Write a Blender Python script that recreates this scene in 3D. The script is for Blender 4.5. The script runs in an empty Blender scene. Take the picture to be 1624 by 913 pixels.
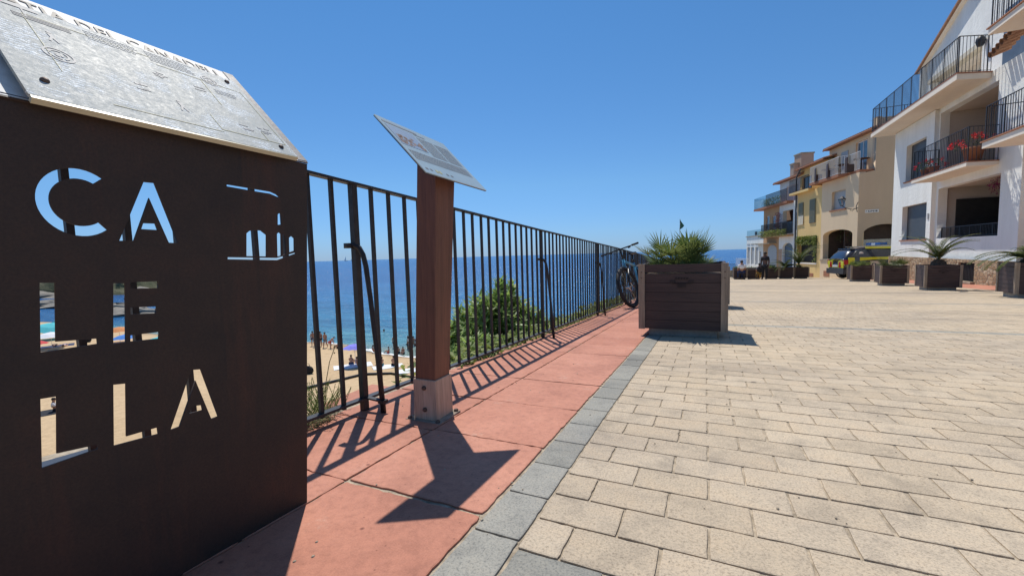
import bpy, bmesh, math, random
from mathutils import Vector, Matrix, Quaternion
random.seed(11)
R = math.radians
col = bpy.context.scene.collection
sc = bpy.context.scene

# ---------------------------------------------------------------- camera, sky, sun, exposure
CAMZ = 0.66075
cam = bpy.data.cameras.new('camera'); cam_o = bpy.data.objects.new('camera', cam); col.objects.link(cam_o)
cam.sensor_width = 36.0; cam.lens = 665.34 / 1624 * 36.0
cam.clip_start = 0.02; cam.clip_end = 40000
m = Matrix(((0.9083095893679389, 0.006487497719744967, 0.4182482543126536, 0),
            (0.41733311495106756, -0.08194907050932865, -0.9050510598899357, 0),
            (-0.028403538995782556, -0.9966154033607915, 0.0771425742150317, CAMZ), (0, 0, 0, 1)))
m = Matrix(((m[0][0], -m[0][1]*1, m[0][2], 0), (m[1][0], -m[1][1], m[1][2], 0), (m[2][0], -m[2][1], m[2][2], CAMZ), (0, 0, 0, 1)))
cam_o.matrix_world = m
sc.camera = cam_o
SUN_EL = 62.2
sx, sy = -0.612, 0.7909
SUN = Vector((sx*math.cos(R(SUN_EL)), sy*math.cos(R(SUN_EL)), math.sin(R(SUN_EL)))).normalized()
w = bpy.data.worlds.new('World'); sc.world = w; w.use_nodes = True
nt = w.node_tree; bg = nt.nodes['Background']
sky = nt.nodes.new('ShaderNodeTexSky'); sky.sky_type = 'NISHITA'; sky.sun_disc = False
sky.sun_elevation = R(SUN_EL); sky.sun_rotation = math.atan2(sx, sy)
sky.altitude = 0; sky.air_density = 1.0; sky.dust_density = 0.4; sky.ozone_density = 2.5
sky.dust_density = 0.0; sky.ozone_density = 6.0
# clear, strongly blue summer sky: colour balance by elevation, zenith warmed and lifted to fill the shadows
tcw = nt.nodes.new('ShaderNodeTexCoord'); spw = nt.nodes.new('ShaderNodeSeparateXYZ'); rw_ = nt.nodes.new('ShaderNodeValToRGB'); mw = nt.nodes.new('ShaderNodeMix')
nt.links.new(tcw.outputs['Generated'], spw.inputs[0]); nt.links.new(spw.outputs[2], rw_.inputs[0])
el = rw_.color_ramp.elements; el.new(0.5); el.new(.7); el.new(.8)
for i, (p_, c_) in enumerate(((0.0, (.34, .52, .94)), (0.05, (.44, .63, .95)), (0.16, (.57, .785, .94)), (0.5, (.56, .90, 1.05)), (0.9, (.95, 1.03, 1.0)))): el[i].position = p_; el[i].color = (*c_, 1)
mw.data_type = 'RGBA'; mw.blend_type = 'MULTIPLY'; mw.inputs[0].default_value = 1.0
nt.links.new(sky.outputs[0], mw.inputs[6]); nt.links.new(rw_.outputs[0], mw.inputs[7]); nt.links.new(mw.outputs[2], bg.inputs[0]); bg.inputs[1].default_value = 0.115
sl = bpy.data.lights.new('sun', 'SUN'); sl.energy = 4.3; sl.angle = R(0.53); sl.color = (1.0, 0.95, 0.87)
so = bpy.data.objects.new('sun', sl); col.objects.link(so)
so.rotation_euler = SUN.to_track_quat('Z', 'Y').to_euler()
sc.view_settings.view_transform = 'Standard'; sc.view_settings.look = 'None'
sc.view_settings.exposure = 0.0; sc.view_settings.gamma = 1.0
sc.render.engine = 'CYCLES'
sc.cycles.max_bounces = 6; sc.cycles.transparent_max_bounces = 12
sc.cycles.caustics_reflective = False; sc.cycles.caustics_refractive = False

# ---------------------------------------------------------------- ground height
def sst(a, b, x):
    t = min(1, max(0, (x-a)/(b-a))); return t*t*(3-2*t)
def gz(x, y):
    return 0.006779*x - 0.0471425*y + 0.12*sst(16, 27, y)

# ---------------------------------------------------------------- materials
def newmat(name):
    mt = bpy.data.materials.new(name); mt.use_nodes = True
    n = mt.node_tree; b = n.nodes['Principled BSDF']
    return mt, n, b
def N(n, t, **k):
    o = n.nodes.new(t)
    for a, v in k.items(): setattr(o, a, v)
    return o
def coords(n, scale=(1, 1, 1), out='Object'):
    tc = N(n, 'ShaderNodeTexCoord'); mp = N(n, 'ShaderNodeMapping'); mp.inputs['Scale'].default_value = scale
    n.links.new(tc.outputs[out], mp.inputs[0]); return mp.outputs[0]
def noise(n, vec, scale, detail=6, rough=0.6):
    t = N(n, 'ShaderNodeTexNoise'); t.inputs['Scale'].default_value = scale
    t.inputs['Detail'].default_value = detail; t.inputs['Roughness'].default_value = rough
    if vec is not None: n.links.new(vec, t.inputs['Vector'])
    return t.outputs['Fac']
def ramp(n, fac, stops):
    r = N(n, 'ShaderNodeValToRGB'); e = r.color_ramp.elements
    while len(e) < len(stops): e.new(0.5)
    for i, (p, c) in enumerate(stops):
        e[i].position = p; e[i].color = (c[0], c[1], c[2], 1) if not isinstance(c, float) else (c, c, c, 1)
    n.links.new(fac, r.inputs[0]); return r.outputs[0]
def mix(n, a, b, fac, mode='MIX'):
    x = N(n, 'ShaderNodeMix', data_type='RGBA', blend_type=mode)
    for i, v in ((0, fac), (6, a), (7, b)):
        if hasattr(v, 'links'): n.links.new(v, x.inputs[i])
        elif i == 0: x.inputs[0].default_value = v
        else: x.inputs[i].default_value = (v[0], v[1], v[2], 1)
    return x.outputs[2]
def bump(n, h, b, strength=0.3, dist=0.01, prev=None):
    k = N(n, 'ShaderNodeBump'); k.inputs['Strength'].default_value = strength; k.inputs['Distance'].default_value = dist
    n.links.new(h, k.inputs['Height'])
    if prev is not None: n.links.new(prev, k.inputs['Normal'])
    n.links.new(k.outputs[0], b.inputs['Normal']); return k.outputs[0]
def simple(name, c, rough=0.6, var=0.25, scale=6, metal=0.0, bmp=0.15, bdist=0.004, spec=None, stretch=(1, 1, 1)):
    mt, n, b = newmat(name)
    v = coords(n, stretch); f = noise(n, v, scale)
    lo = tuple(x*(1-var) for x in c); hi = tuple(min(1, x*(1+var)) for x in c)
    n.links.new(ramp(n, f, [(0.3, lo), (0.7, hi)]), b.inputs['Base Color'])
    b.inputs['Roughness'].default_value = rough; b.inputs['Metallic'].default_value = metal
    if spec is not None: b.inputs['Specular IOR Level'].default_value = spec
    if bmp: bump(n, noise(n, v, scale*8, 4), b, bmp, bdist)
    return mt
def stained(name, c, c2, scale=1.5, rough=0.85, fine=0.1, bscale=60, bstr=0.25, bdist=0.004, streak=False):
    """plaster / render with broad stains"""
    mt, n, b = newmat(name)
    v = coords(n); vs = coords(n, (1.2, 1.2, 0.25)) if streak else v
    a = noise(n, vs, scale, 8, 0.65)
    c0 = ramp(n, a, [(0.35, c), (0.72, c2)])
    g = noise(n, v, 40, 3)
    c1 = mix(n, c0, ramp(n, g, [(0.3, (1-fine,)*3), (0.7, (1+fine*0.5,)*3)]), 1.0, 'MULTIPLY')
    n.links.new(c1, b.inputs['Base Color']); b.inputs['Roughness'].default_value = rough
    bump(n, noise(n, v, bscale, 5), b, bstr, bdist)
    return mt
M = {}
# paving bricks: tint attribute per brick
def paver_mat(name, c1, c2, speck, dark, grain=170, procedural=False):
    mt, n, b = newmat(name)
    tc = N(n, 'ShaderNodeTexCoord'); P = tc.outputs['Object']
    if procedural:
        mp = N(n, 'ShaderNodeMapping'); mp.inputs['Location'].default_value = (-0.013, -0.873, 0)
        n.links.new(P, mp.inputs[0])
        bt = N(n, 'ShaderNodeTexBrick'); bt.offset = 0.5; bt.squash = 1.0
        bt.inputs['Scale'].default_value = 1; bt.inputs['Brick Width'].default_value = 0.2117; bt.inputs['Row Height'].default_value = 0.1385
        bt.inputs['Mortar Size'].default_value = 0.004; bt.inputs['Mortar Smooth'].default_value = 0.3; bt.inputs['Bias'].default_value = 0
        bt.inputs['Color1'].default_value = (0, 0, 0, 1); bt.inputs['Color2'].default_value = (1, 1, 1, 1); bt.inputs['Mortar'].default_value = (0.5, 0.5, 0.5, 1)
        n.links.new(mp.outputs[0], bt.inputs['Vector']); tint = bt.outputs['Color']
    else:
        at = N(n, 'ShaderNodeAttribute'); at.attribute_name = 'tint'; tint = at.outputs['Fac']
    base = mix(n, c1, c2, tint)
    big = noise(n, P, 0.35, 5, 0.6)
    base = mix(n, base, ramp(n, big, [(0.35, (0.86, 0.86, 0.88)), (0.65, (1.06, 1.04, 1.0))]), 1.0, 'MULTIPLY')
    blot = noise(n, P, 7.0, 5, 0.7)
    base = mix(n, base, ramp(n, blot, [(0.30, (0.74, 0.745, 0.76)), (0.5, (1.0, 1.0, 1.0)), (0.75, (1.07, 1.03, 0.98))]), 1.0, 'MULTIPLY')
    g = noise(n, P, grain, 3, 0.8)
    base = mix(n, base, ramp(n, g, [(0.33, tuple(x*.86 for x in speck)), (0.5, (1, 1, 1)), (0.68, (1.16, 1.13, 1.08))]), 1.0, 'MULTIPLY')
    # black gum spots / oil stains
    vo = N(n, 'ShaderNodeTexVoronoi', feature='F1'); vo.inputs['Scale'].default_value = 1.5; vo.inputs['Randomness'].default_value = 1.0
    n.links.new(P, vo.inputs['Vector'])
    wob = N(n, 'ShaderNodeMath', operation='MULTIPLY_ADD'); n.links.new(noise(n, P, 30, 3), wob.inputs[0]); wob.inputs[1].default_value = 0.05
    n.links.new(vo.outputs['Distance'], wob.inputs[2])
    sp = ramp(n, wob.outputs[0], [(0.045, (0.42, 0.42, 0.45)), (0.06, (1, 1, 1))])
    base = mix(n, base, sp, 1.0, 'MULTIPLY')
    st_ = noise(n, coords(n, (0.35, 1.6, 1)), 1.1, 6, 0.7)
    base = mix(n, base, ramp(n, st_, [(0.34, (0.80, 0.80, 0.82)), (0.46, (1, 1, 1))]), 1.0, 'MULTIPLY')
    if procedural:
        mm = mix(n, base, dark, bt.outputs['Fac']); base = mm
    n.links.new(base, b.inputs['Base Color']); b.inputs['Roughness'].default_value = 0.82
    b.inputs['Specular IOR Level'].default_value = 0.3
    p1 = bump(n, g, b, 0.5, 0.0025)
    p2 = bump(n, noise(n, P, 45, 4), b, 0.35, 0.004, p1)
    if procedural:
        inv = N(n, 'ShaderNodeMath', operation='SUBTRACT'); inv.inputs[0].default_value = 1; n.links.new(bt.outputs['Fac'], inv.inputs[1])
        bump(n, inv.outputs[0], b, 0.8, 0.006, p2)
    return mt
C1, C2 = (0.525, 0.43, 0.312), (0.58, 0.482, 0.358)
M['paver'] = paver_mat('beige_paver', C1, C2, (0.72, 0.7, 0.68), (0.2, 0.15, 0.1))
M['paver_far'] = paver_mat('beige_paving_sheet', C1, C2, (0.72, 0.7, 0.68), (0.3, 0.23, 0.165), 120, True)
M['kerb'] = paver_mat('grey_paver', (0.295, 0.287, 0.25), (0.385, 0.372, 0.325), (0.66, 0.68, 0.7), (0.1, 0.1, 0.1))
M['joint'] = stained('sandy_joint', (0.37, 0.30, 0.215), (0.54, 0.45, 0.335), 16, 0.95, 0.4, 200, 0.8, 0.004)
def tile_mat():
    mt, n, b = newmat('terracotta_tile')
    tc = N(n, 'ShaderNodeTexCoord'); P = tc.outputs['Object']
    at = N(n, 'ShaderNodeAttribute'); at.attribute_name = 'tint'
    base = mix(n, (0.475, 0.195, 0.125), (0.54, 0.238, 0.158), at.outputs['Fac'])
    a = noise(n, P, 2.2, 8, 0.7)
    base = mix(n, base, ramp(n, a, [(0.30, (0.70, 0.66, 0.66)), (0.48, (0.98, 0.98, 0.98)), (0.70, (1.16, 1.22, 1.24))]), 1.0, 'MULTIPLY')
    # worn pale scuffs
    s = noise(n, P, 4.5, 9, 0.75)
    base = mix(n, base, (0.55, 0.42, 0.33), ramp(n, s, [(0.60, (0, 0, 0)), (0.70, (0.55, 0.55, 0.55))]))
    # dark spots
    vo = N(n, 'ShaderNodeTexVoronoi', feature='F1'); vo.inputs['Scale'].default_value = 7.0
    n.links.new(P, vo.inputs['Vector'])
    base = mix(n, base, ramp(n, vo.outputs['Distance'], [(0.03, (0.4, 0.34, 0.36)), (0.06, (1, 1, 1))]), 1.0, 'MULTIPLY')
    m2 = noise(n, P, 38, 5, 0.75)
    base = mix(n, base, ramp(n, m2, [(0.3, (0.80, 0.78, 0.78)), (0.5, (1, 1, 1)), (0.7, (1.1, 1.1, 1.1))]), 1.0, 'MULTIPLY')
    vp = N(n, 'ShaderNodeTexVoronoi', feature='F1'); vp.inputs['Scale'].default_value = 28; n.links.new(P, vp.inputs['Vector'])
    base = mix(n, base, ramp(n, vp.outputs['Distance'], [(0.04, (0.55, 0.5, 0.5)), (0.09, (1, 1, 1))]), 1.0, 'MULTIPLY')
    g = noise(n, P, 260, 3, 0.8)
    base = mix(n, base, ramp(n, g, [(0.35, (0.88, 0.86, 0.86)), (0.6, (1.03, 1.03, 1.03))]), 1.0, 'MULTIPLY')
    n.links.new(base, b.inputs['Base Color']); b.inputs['Roughness'].default_value = 0.7
    b.inputs['Specular IOR Level'].default_value = 0.35
    p = bump(n, g, b, 0.3, 0.0015); bump(n, noise(n, P, 12, 6), b, 0.4, 0.008, p)
    return mt
M['tile'] = tile_mat()
def corten():
    mt, n, b = newmat('weathered_steel')
    P = coords(n, (1, 1, 1)); Ps = coords(n, (6, 6, 0.8))
    a = noise(n, P, 5, 8, 0.7); s = noise(n, Ps, 1.2, 6, 0.7)
    c = ramp(n, a, [(0.3, (0.026, 0.018, 0.016)), (0.55, (0.042, 0.026, 0.02)), (0.75, (0.062, 0.03, 0.021))])
    c = mix(n, c, (0.13, 0.045, 0.026), ramp(n, s, [(0.54, (0, 0, 0)), (0.78, (0.45, 0.45, 0.45))]))
    vb = noise(n, P, 2.0, 3, 0.5); c = mix(n, c, (0.11, 0.042, 0.026), ramp(n, vb, [(0.5, (0, 0, 0)), (0.75, (0.35, 0.35, 0.35))]))
    dr = noise(n, coords(n, (9, 9, 0.6)), 2.5, 5, 0.8); c = mix(n, c, (0.022, 0.018, 0.018), ramp(n, dr, [(0.6, (0, 0, 0)), (0.7, (0.5, 0.5, 0.5))]))
    sk = noise(n, P, 70, 6, 0.9); c = mix(n, c, (0.16, 0.12, 0.10), ramp(n, sk, [(0.70, (0, 0, 0)), (0.76, (0.5, 0.5, 0.5))]))
    f = noise(n, P, 180, 4, 0.8)
    c = mix(n, c, ramp(n, f, [(0.3, (0.7, 0.7, 0.72)), (0.7, (1.2, 1.15, 1.1))]), 1.0, 'MULTIPLY')
    n.links.new(c, b.inputs['Base Color']); b.inputs['Roughness'].default_value = 0.62
    b.inputs['Specular IOR Level'].default_value = 0.4
    bump(n, f, b, 0.4, 0.0012); return mt
M['corten'] = corten()
def wood(name, c1, c2, rough=0.55, axis=2, scale=1.0, crack=0.35):
    mt, n, b = newmat(name)
    st = [22*scale]*3; st[axis] = 1.1*scale
    P = coords(n, tuple(st)); a = noise(n, P, 1.6, 8, 0.65)
    w2 = noise(n, coords(n, tuple(x*3 for x in st)), 2.2, 5, 0.7)
    c = ramp(n, a, [(0.3, c1), (0.7, c2)])
    c = mix(n, c, ramp(n, w2, [(0.3, (1-crack,)*3), (0.5, (1, 1, 1))]), 1.0, 'MULTIPLY')
    big = noise(n, coords(n), 2.5, 4)
    c = mix(n, c, ramp(n, big, [(0.3, (0.82, 0.82, 0.84)), (0.7, (1.1, 1.08, 1.06))]), 1.0, 'MULTIPLY')
    n.links.new(c, b.inputs['Base Color']); b.inputs['Roughness'].default_value = rough
    bump(n, w2, b, 0.35, 0.003); return mt
M['post_wood'] = wood('red_brown_wood', (0.125, 0.046, 0.027), (0.225, 0.088, 0.05), 0.5)
M['sleeve'] = wood('greyed_wood', (0.42, 0.29, 0.205), (0.60, 0.45, 0.33), 0.7)
M['plank'] = wood('dark_plank', (0.042, 0.024, 0.022), (0.078, 0.044, 0.038), 0.6, 0, 0.6, 0.5)
M['plank_y'] = wood('dark_plank_side', (0.042, 0.024, 0.022), (0.078, 0.044, 0.038), 0.6, 1, 0.6, 0.5)
M['corner_wood'] = wood('weathered_corner_wood', (0.25, 0.19, 0.135), (0.42, 0.33, 0.24), 0.75, 2, 0.8, 0.45)
M['concrete'] = stained('concrete', (0.30, 0.275, 0.24), (0.42, 0.39, 0.345), 3, 0.9, 0.2)
M['coping'] = stained('mortar_coping', (0.34, 0.28, 0.20), (0.52, 0.44, 0.33), 5, 0.95, 0.3)
M['iron'] = simple('black_iron', (0.022, 0.021, 0.024), 0.5, 0.5, 30, 0.0, 0.5, 0.001, 0.5)
M['iron_rail'] = simple('dark_grey_iron', (0.03, 0.031, 0.036), 0.5, 0.3, 20)
M['rust'] = simple('rusty_bolt', (0.12, 0.075, 0.055), 0.55, 0.5, 60, 0.3)
M['galv'] = simple('galvanised_steel', (0.30, 0.25, 0.20), 0.85, 0.4, 14, 0.0, 0.15, 0.004, 0.15)
M['white_wall'] = stained('white_plaster', (0.89, 0.895, 0.85), (0.76, 0.76, 0.71), 1.1, 0.9, 0.05, 9, 0.6, 0.03, True)
M['white_soffit'] = stained('cream_plaster', (0.86, 0.77, 0.65), (0.76, 0.67, 0.56), 0.8, 0.9, 0.04)
M['loggia'] = stained('shade_toned_loggia_plaster', (0.56, 0.475, 0.40), (0.49, 0.41, 0.345), 0.8, 0.9, 0.05)  # brown shade of the recess painted into the plaster colour
M['tan_shade_wall'] = stained('tan_shaded_plaster', (0.66, 0.51, 0.36), (0.58, 0.44, 0.30), 0.6, 0.9, 0.06, 20, 0.4, 0.015, True)  # cream plaster below with shade painted in; plain tan on the rear block
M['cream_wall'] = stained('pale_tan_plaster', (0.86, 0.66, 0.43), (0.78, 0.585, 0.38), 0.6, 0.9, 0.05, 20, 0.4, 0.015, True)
M['yellow_wall'] = stained('yellow_plaster', (0.86, 0.61, 0.26), (0.76, 0.52, 0.22), 0.5, 0.9, 0.05, 20, 0.3, 0.01, True)
M['orange_wall'] = stained('orange_plaster', (0.55, 0.33, 0.17), (0.46, 0.27, 0.14), 0.7, 0.9, 0.05)
M['pink_wall'] = stained('pink_plaster', (0.52, 0.36, 0.27), (0.44, 0.30, 0.22), 0.7, 0.9, 0.05)
M['blue_shutter'] = simple('blue_grey_shutter', (0.085, 0.12, 0.17), 0.5, 0.15, 4)
M['dark_blind'] = simple('grey_blind', (0.09, 0.10, 0.11), 0.5, 0.12, 3)
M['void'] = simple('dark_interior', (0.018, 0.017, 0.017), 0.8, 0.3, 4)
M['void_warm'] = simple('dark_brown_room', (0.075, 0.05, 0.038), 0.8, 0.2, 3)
M['green_shutter'] = simple('olive_shutter', (0.20, 0.19, 0.12), 0.6, 0.15, 8)
M['white_paint'] = simple('white_paint', (0.78, 0.78, 0.77), 0.45, 0.05, 8)
M['grey_shutter'] = simple('grey_shutter', (0.42, 0.42, 0.41), 0.5, 0.08, 8)
M['terracotta'] = stained('terracotta', (0.42, 0.19, 0.105), (0.33, 0.135, 0.075), 3, 0.85, 0.2)
M['roof_tile'] = stained('roof_tiles', (0.30, 0.15, 0.09), (0.42, 0.24, 0.15), 4, 0.9, 0.3)
M['dark_grey'] = simple('plain_dark_grey', (0.05, 0.05, 0.055), 0.4, 0.2, 5)
M['cream_awning'] = simple('cream_awning', (0.62, 0.55, 0.42), 0.8, 0.1, 5)
def glassm(name, c, rough=0.06):
    mt, n, b = newmat(name)
    v = coords(n); f = noise(n, v, 1.5)
    n.links.new(ramp(n, f, [(0.3, tuple(x*0.7 for x in c)), (0.7, c)]), b.inputs['Base Color'])
    b.inputs['Roughness'].default_value = rough; b.inputs['Specular IOR Level'].default_value = 0.8
    return mt
M['glass_dark'] = glassm('dark_window_glass', (0.035, 0.045, 0.055))
M['glass_blue'] = glassm('sky_reflecting_glass', (0.10, 0.16, 0.22), 0.03)
def clear_glass():
    mt, n, b = newmat('clear_glass')
    tr = N(n, 'ShaderNodeBsdfTransparent'); tr.inputs[0].default_value = (0.72, 0.80, 0.82, 1)
    gl = N(n, 'ShaderNodeBsdfGlossy'); gl.inputs['Roughness'].default_value = 0.05
    mx = N(n, 'ShaderNodeMixShader'); mx.inputs[0].default_value = 0.22
    n.links.new(tr.outputs[0], mx.inputs[1]); n.links.new(gl.outputs[0], mx.inputs[2])
    n.links.new(mx.outputs[0], n.nodes['Material Output'].inputs[0]); return mt
M['clear_glass'] = clear_glass()
def stone_mat():
    mt, n, b = newmat('rubble_stone')
    P = coords(n, (1, 1, 1.4))
    vo = N(n, 'ShaderNodeTexVoronoi', feature='DISTANCE_TO_EDGE'); vo.inputs['Scale'].default_value = 5.5; n.links.new(P, vo.inputs['Vector'])
    vc = N(n, 'ShaderNodeTexVoronoi', feature='F1'); vc.inputs['Scale'].default_value = 5.5; n.links.new(P, vc.inputs['Vector'])
    sep = N(n, 'ShaderNodeSeparateColor'); n.links.new(vc.outputs['Color'], sep.inputs[0])
    c = ramp(n, sep.outputs[0], [(0.0, (0.30, 0.19, 0.10)), (0.5, (0.46, 0.33, 0.19)), (1.0, (0.55, 0.44, 0.30))])
    c = mix(n, (0.40, 0.34, 0.26), c, ramp(n, vo.outputs[0], [(0.02, 0.0), (0.06, 1.0)]))
    c = mix(n, c, ramp(n, noise(n, P, 25, 5), [(0.3, (0.7, 0.7, 0.7)), (0.7, (1.15, 1.15, 1.15))]), 1.0, 'MULTIPLY')
    n.links.new(c, b.inputs['Base Color']); b.inputs['Roughness'].default_value = 0.95
    bump(n, ramp(n, vo.outputs[0], [(0.0, 0.0), (0.12, 1.0)]), b, 0.9, 0.05); return mt
M['stone'] = stone_mat()
def leafm(name, c1, c2, rough=0.45, trans=0.25, scale=9):
    mt, n, b = newmat(name)
    g = N(n, 'ShaderNodeNewGeometry')
    c = ramp(n, g.outputs['Random Per Island'], [(0.0, c1), (1.0, c2)])
    c = mix(n, c, ramp(n, noise(n, coords(n), scale, 4), [(0.3, (0.75, 0.8, 0.75)), (0.7, (1.2, 1.15, 1.1))]), 1.0, 'MULTIPLY')
    n.links.new(c, b.inputs['Base Color']); b.inputs['Roughness'].default_value = rough
    t = N(n, 'ShaderNodeBsdfTranslucent'); n.links.new(c, t.inputs[0])
    mx = N(n, 'ShaderNodeMixShader'); mx.inputs[0].default_value = trans
    n.links.new(b.outputs[0], mx.inputs[1]); n.links.new(t.outputs[0], mx.inputs[2])
    n.links.new(mx.outputs[0], n.nodes['Material Output'].inputs[0]); return mt
M['burnt'] = simple('burnt_wood', (0.022, 0.013, 0.012), 0.7, 0.3, 20)
M['leaf_dark'] = leafm('dark_green_leaf', (0.035, 0.075, 0.02), (0.085, 0.14, 0.035))
M['leaf_oleander'] = leafm('oleander_leaf', (0.15, 0.26, 0.055), (0.40, 0.52, 0.15), 0.45, 0.5)
M['leaf_ground'] = leafm('ground_plant_leaf', (0.10, 0.17, 0.035), (0.34, 0.38, 0.10), 0.6, 0.45)
M['leaf_palm'] = leafm('fan_palm_leaf', (0.10, 0.155, 0.04), (0.25, 0.29, 0.10), 0.42, 0.3)
M['leaf_palm_dark'] = leafm('feather_palm_leaf', (0.045, 0.08, 0.02), (0.15, 0.17, 0.055), 0.45, 0.25)
M['dry'] = leafm('dry_grass', (0.20, 0.19, 0.08), (0.30, 0.27, 0.12), 0.8, 0.2)
M['pine'] = leafm('pine_needles', (0.03, 0.055, 0.018), (0.07, 0.10, 0.03), 0.7, 0.1)
M['bark'] = wood('bark', (0.07, 0.05, 0.035), (0.14, 0.105, 0.075), 0.9)
M['flower_red'] = leafm('red_petals', (0.60, 0.006, 0.02), (0.80, 0.02, 0.04), 0.7, 0.15)
M['flower_magenta'] = leafm('magenta_petals', (0.20, 0.015, 0.09), (0.34, 0.03, 0.16), 0.6, 0.3)
M['soil'] = stained('soil', (0.10, 0.07, 0.05), (0.16, 0.12, 0.08), 8, 0.95, 0.4)
def sand_mat():
    mt, n, b = newmat('beach_sand')
    P = coords(n); a = noise(n, P, 0.12, 6); f = noise(n, P, 2.2, 5, 0.7)
    c = ramp(n, a, [(0.3, (0.52, 0.365, 0.20)), (0.7, (0.62, 0.45, 0.265))])
    c = mix(n, c, ramp(n, f, [(0.3, (0.84, 0.83, 0.82)), (0.7, (1.1, 1.1, 1.1))]), 1.0, 'MULTIPLY')
    sp = N(n, 'ShaderNodeSeparateXYZ'); tc = N(n, 'ShaderNodeTexCoord'); n.links.new(tc.outputs['Object'], sp.inputs[0])
    ad = N(n, 'ShaderNodeMath', operation='MULTIPLY_ADD'); n.links.new(noise(n, P, 0.35, 5), ad.inputs[0]); ad.inputs[1].default_value = 0.1; n.links.new(sp.outputs[2], ad.inputs[2])
    wet = ramp(n, ad.outputs[0], [(0.0, 0.0), (1.0, 1.0)])
    mr = N(n, 'ShaderNodeMapRange'); mr.inputs[1].default_value = -8.93; mr.inputs[2].default_value = -8.83; n.links.new(ad.outputs[0], mr.inputs[0])
    c = mix(n, (0.27, 0.185, 0.105), c, mr.outputs[0])
    n.links.new(c, b.inputs['Base Color']); b.inputs['Roughness'].default_value = 0.95
    bump(n, f, b, 0.8, 0.12); return mt
M['sand'] = sand_mat()
def sea_mat():
    mt, n, b = newmat('sea_water')
    tc = N(n, 'ShaderNodeTexCoord'); sp = N(n, 'ShaderNodeSeparateXYZ'); n.links.new(tc.outputs['Object'], sp.inputs[0])
    P = tc.outputs['Object']
    # depth below the surface grows with distance from the shore (y ~ 34 m)
    ad = N(n, 'ShaderNodeMath', operation='MULTIPLY_ADD'); n.links.new(noise(n, P, 0.05, 5, 0.6), ad.inputs[0]); ad.inputs[1].default_value = 30; n.links.new(sp.outputs[1], ad.inputs[2])
    mr = N(n, 'ShaderNodeMapRange'); mr.inputs[1].default_value = 47; mr.inputs[2].default_value = 260; dx = N(n, 'ShaderNodeMapRange'); dx.inputs[1].default_value = -85; dx.inputs[2].default_value = -150; dx.inputs[3].default_value = 0; dx.inputs[4].default_value = 150; n.links.new(sp.outputs[0], dx.inputs[0])
    a2 = N(n, 'ShaderNodeMath', operation='ADD'); n.links.new(ad.outputs[0], a2.inputs[0]); n.links.new(dx.outputs[0], a2.inputs[1])
    n.links.new(a2.outputs[0], mr.inputs[0])
    c = ramp(n, mr.outputs[0], [(0.0, (0.24, 0.32, 0.27)), (0.018, (0.09, 0.27, 0.32)), (0.07, (0.035, 0.20, 0.34)), (0.2, (0.02, 0.145, 0.33)), (1.0, (0.014, 0.09, 0.27))])
    pn = noise(n, coords(n, (0.35, 1, 1)), 0.09, 6, 0.65)
    c = mix(n, c, ramp(n, pn, [(0.35, (0.72, 0.78, 0.85)), (0.65, (1.2, 1.15, 1.1))]), 1.0, 'MULTIPLY')
    n.links.new(c, b.inputs['Base Color']); b.inputs['Roughness'].default_value = 0.22
    b.inputs['IOR'].default_value = 1.33; b.inputs['Specular IOR Level'].default_value = 0.32
    rp_ = noise(n, coords(n, (0.22, 1, 1)), 0.55, 4, 0.6)  # light and dark of wave slopes painted into the water colour
    c = mix(n, c, ramp(n, rp_, [(0.38, (0.62, 0.72, 0.80)), (0.5, (1, 1, 1)), (0.62, (1.22, 1.16, 1.1))]), 1.0, 'MULTIPLY'); n.links.new(c, b.inputs['Base Color'])
    w1 = noise(n, coords(n, (0.35, 1, 1)), 0.9, 7, 0.7)
    w2 = noise(n, coords(n, (0.5, 1, 1)), 0.16, 6, 0.7)
    p = bump(n, w1, b, 1.0, 0.45); bump(n, w2, b, 1.0, 1.2, p); return mt
M['sea'] = sea_mat()
M['rock'] = stained('coastal_rock', (0.20, 0.185, 0.16), (0.36, 0.33, 0.28), 0.4, 0.95, 0.4, 4, 0.9, 0.2)
M['hill'] = stained('headland_scrub', (0.05, 0.065, 0.025), (0.16, 0.14, 0.08), 0.15, 0.95, 0.4, 2, 0.9, 0.4)
def flat(name, c, rough=0.6, metal=0.0, var=0.06): return simple(name, c, rough, var, 7, metal, 0.05, 0.002)
M['print_grey'] = flat('grey_print', (0.20, 0.22, 0.25)); M['print_yellow'] = flat('yellow_print', (0.50, 0.47, 0.24))
M['print_dark'] = flat('dark_lettering', (0.03, 0.03, 0.035)); M['print_blue'] = flat('blue_print', (0.22, 0.32, 0.46))
M['print_brown'] = flat('brown_print', (0.28, 0.19, 0.15)); M['print_mid'] = flat('faded_print', (0.33, 0.38, 0.42))
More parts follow.
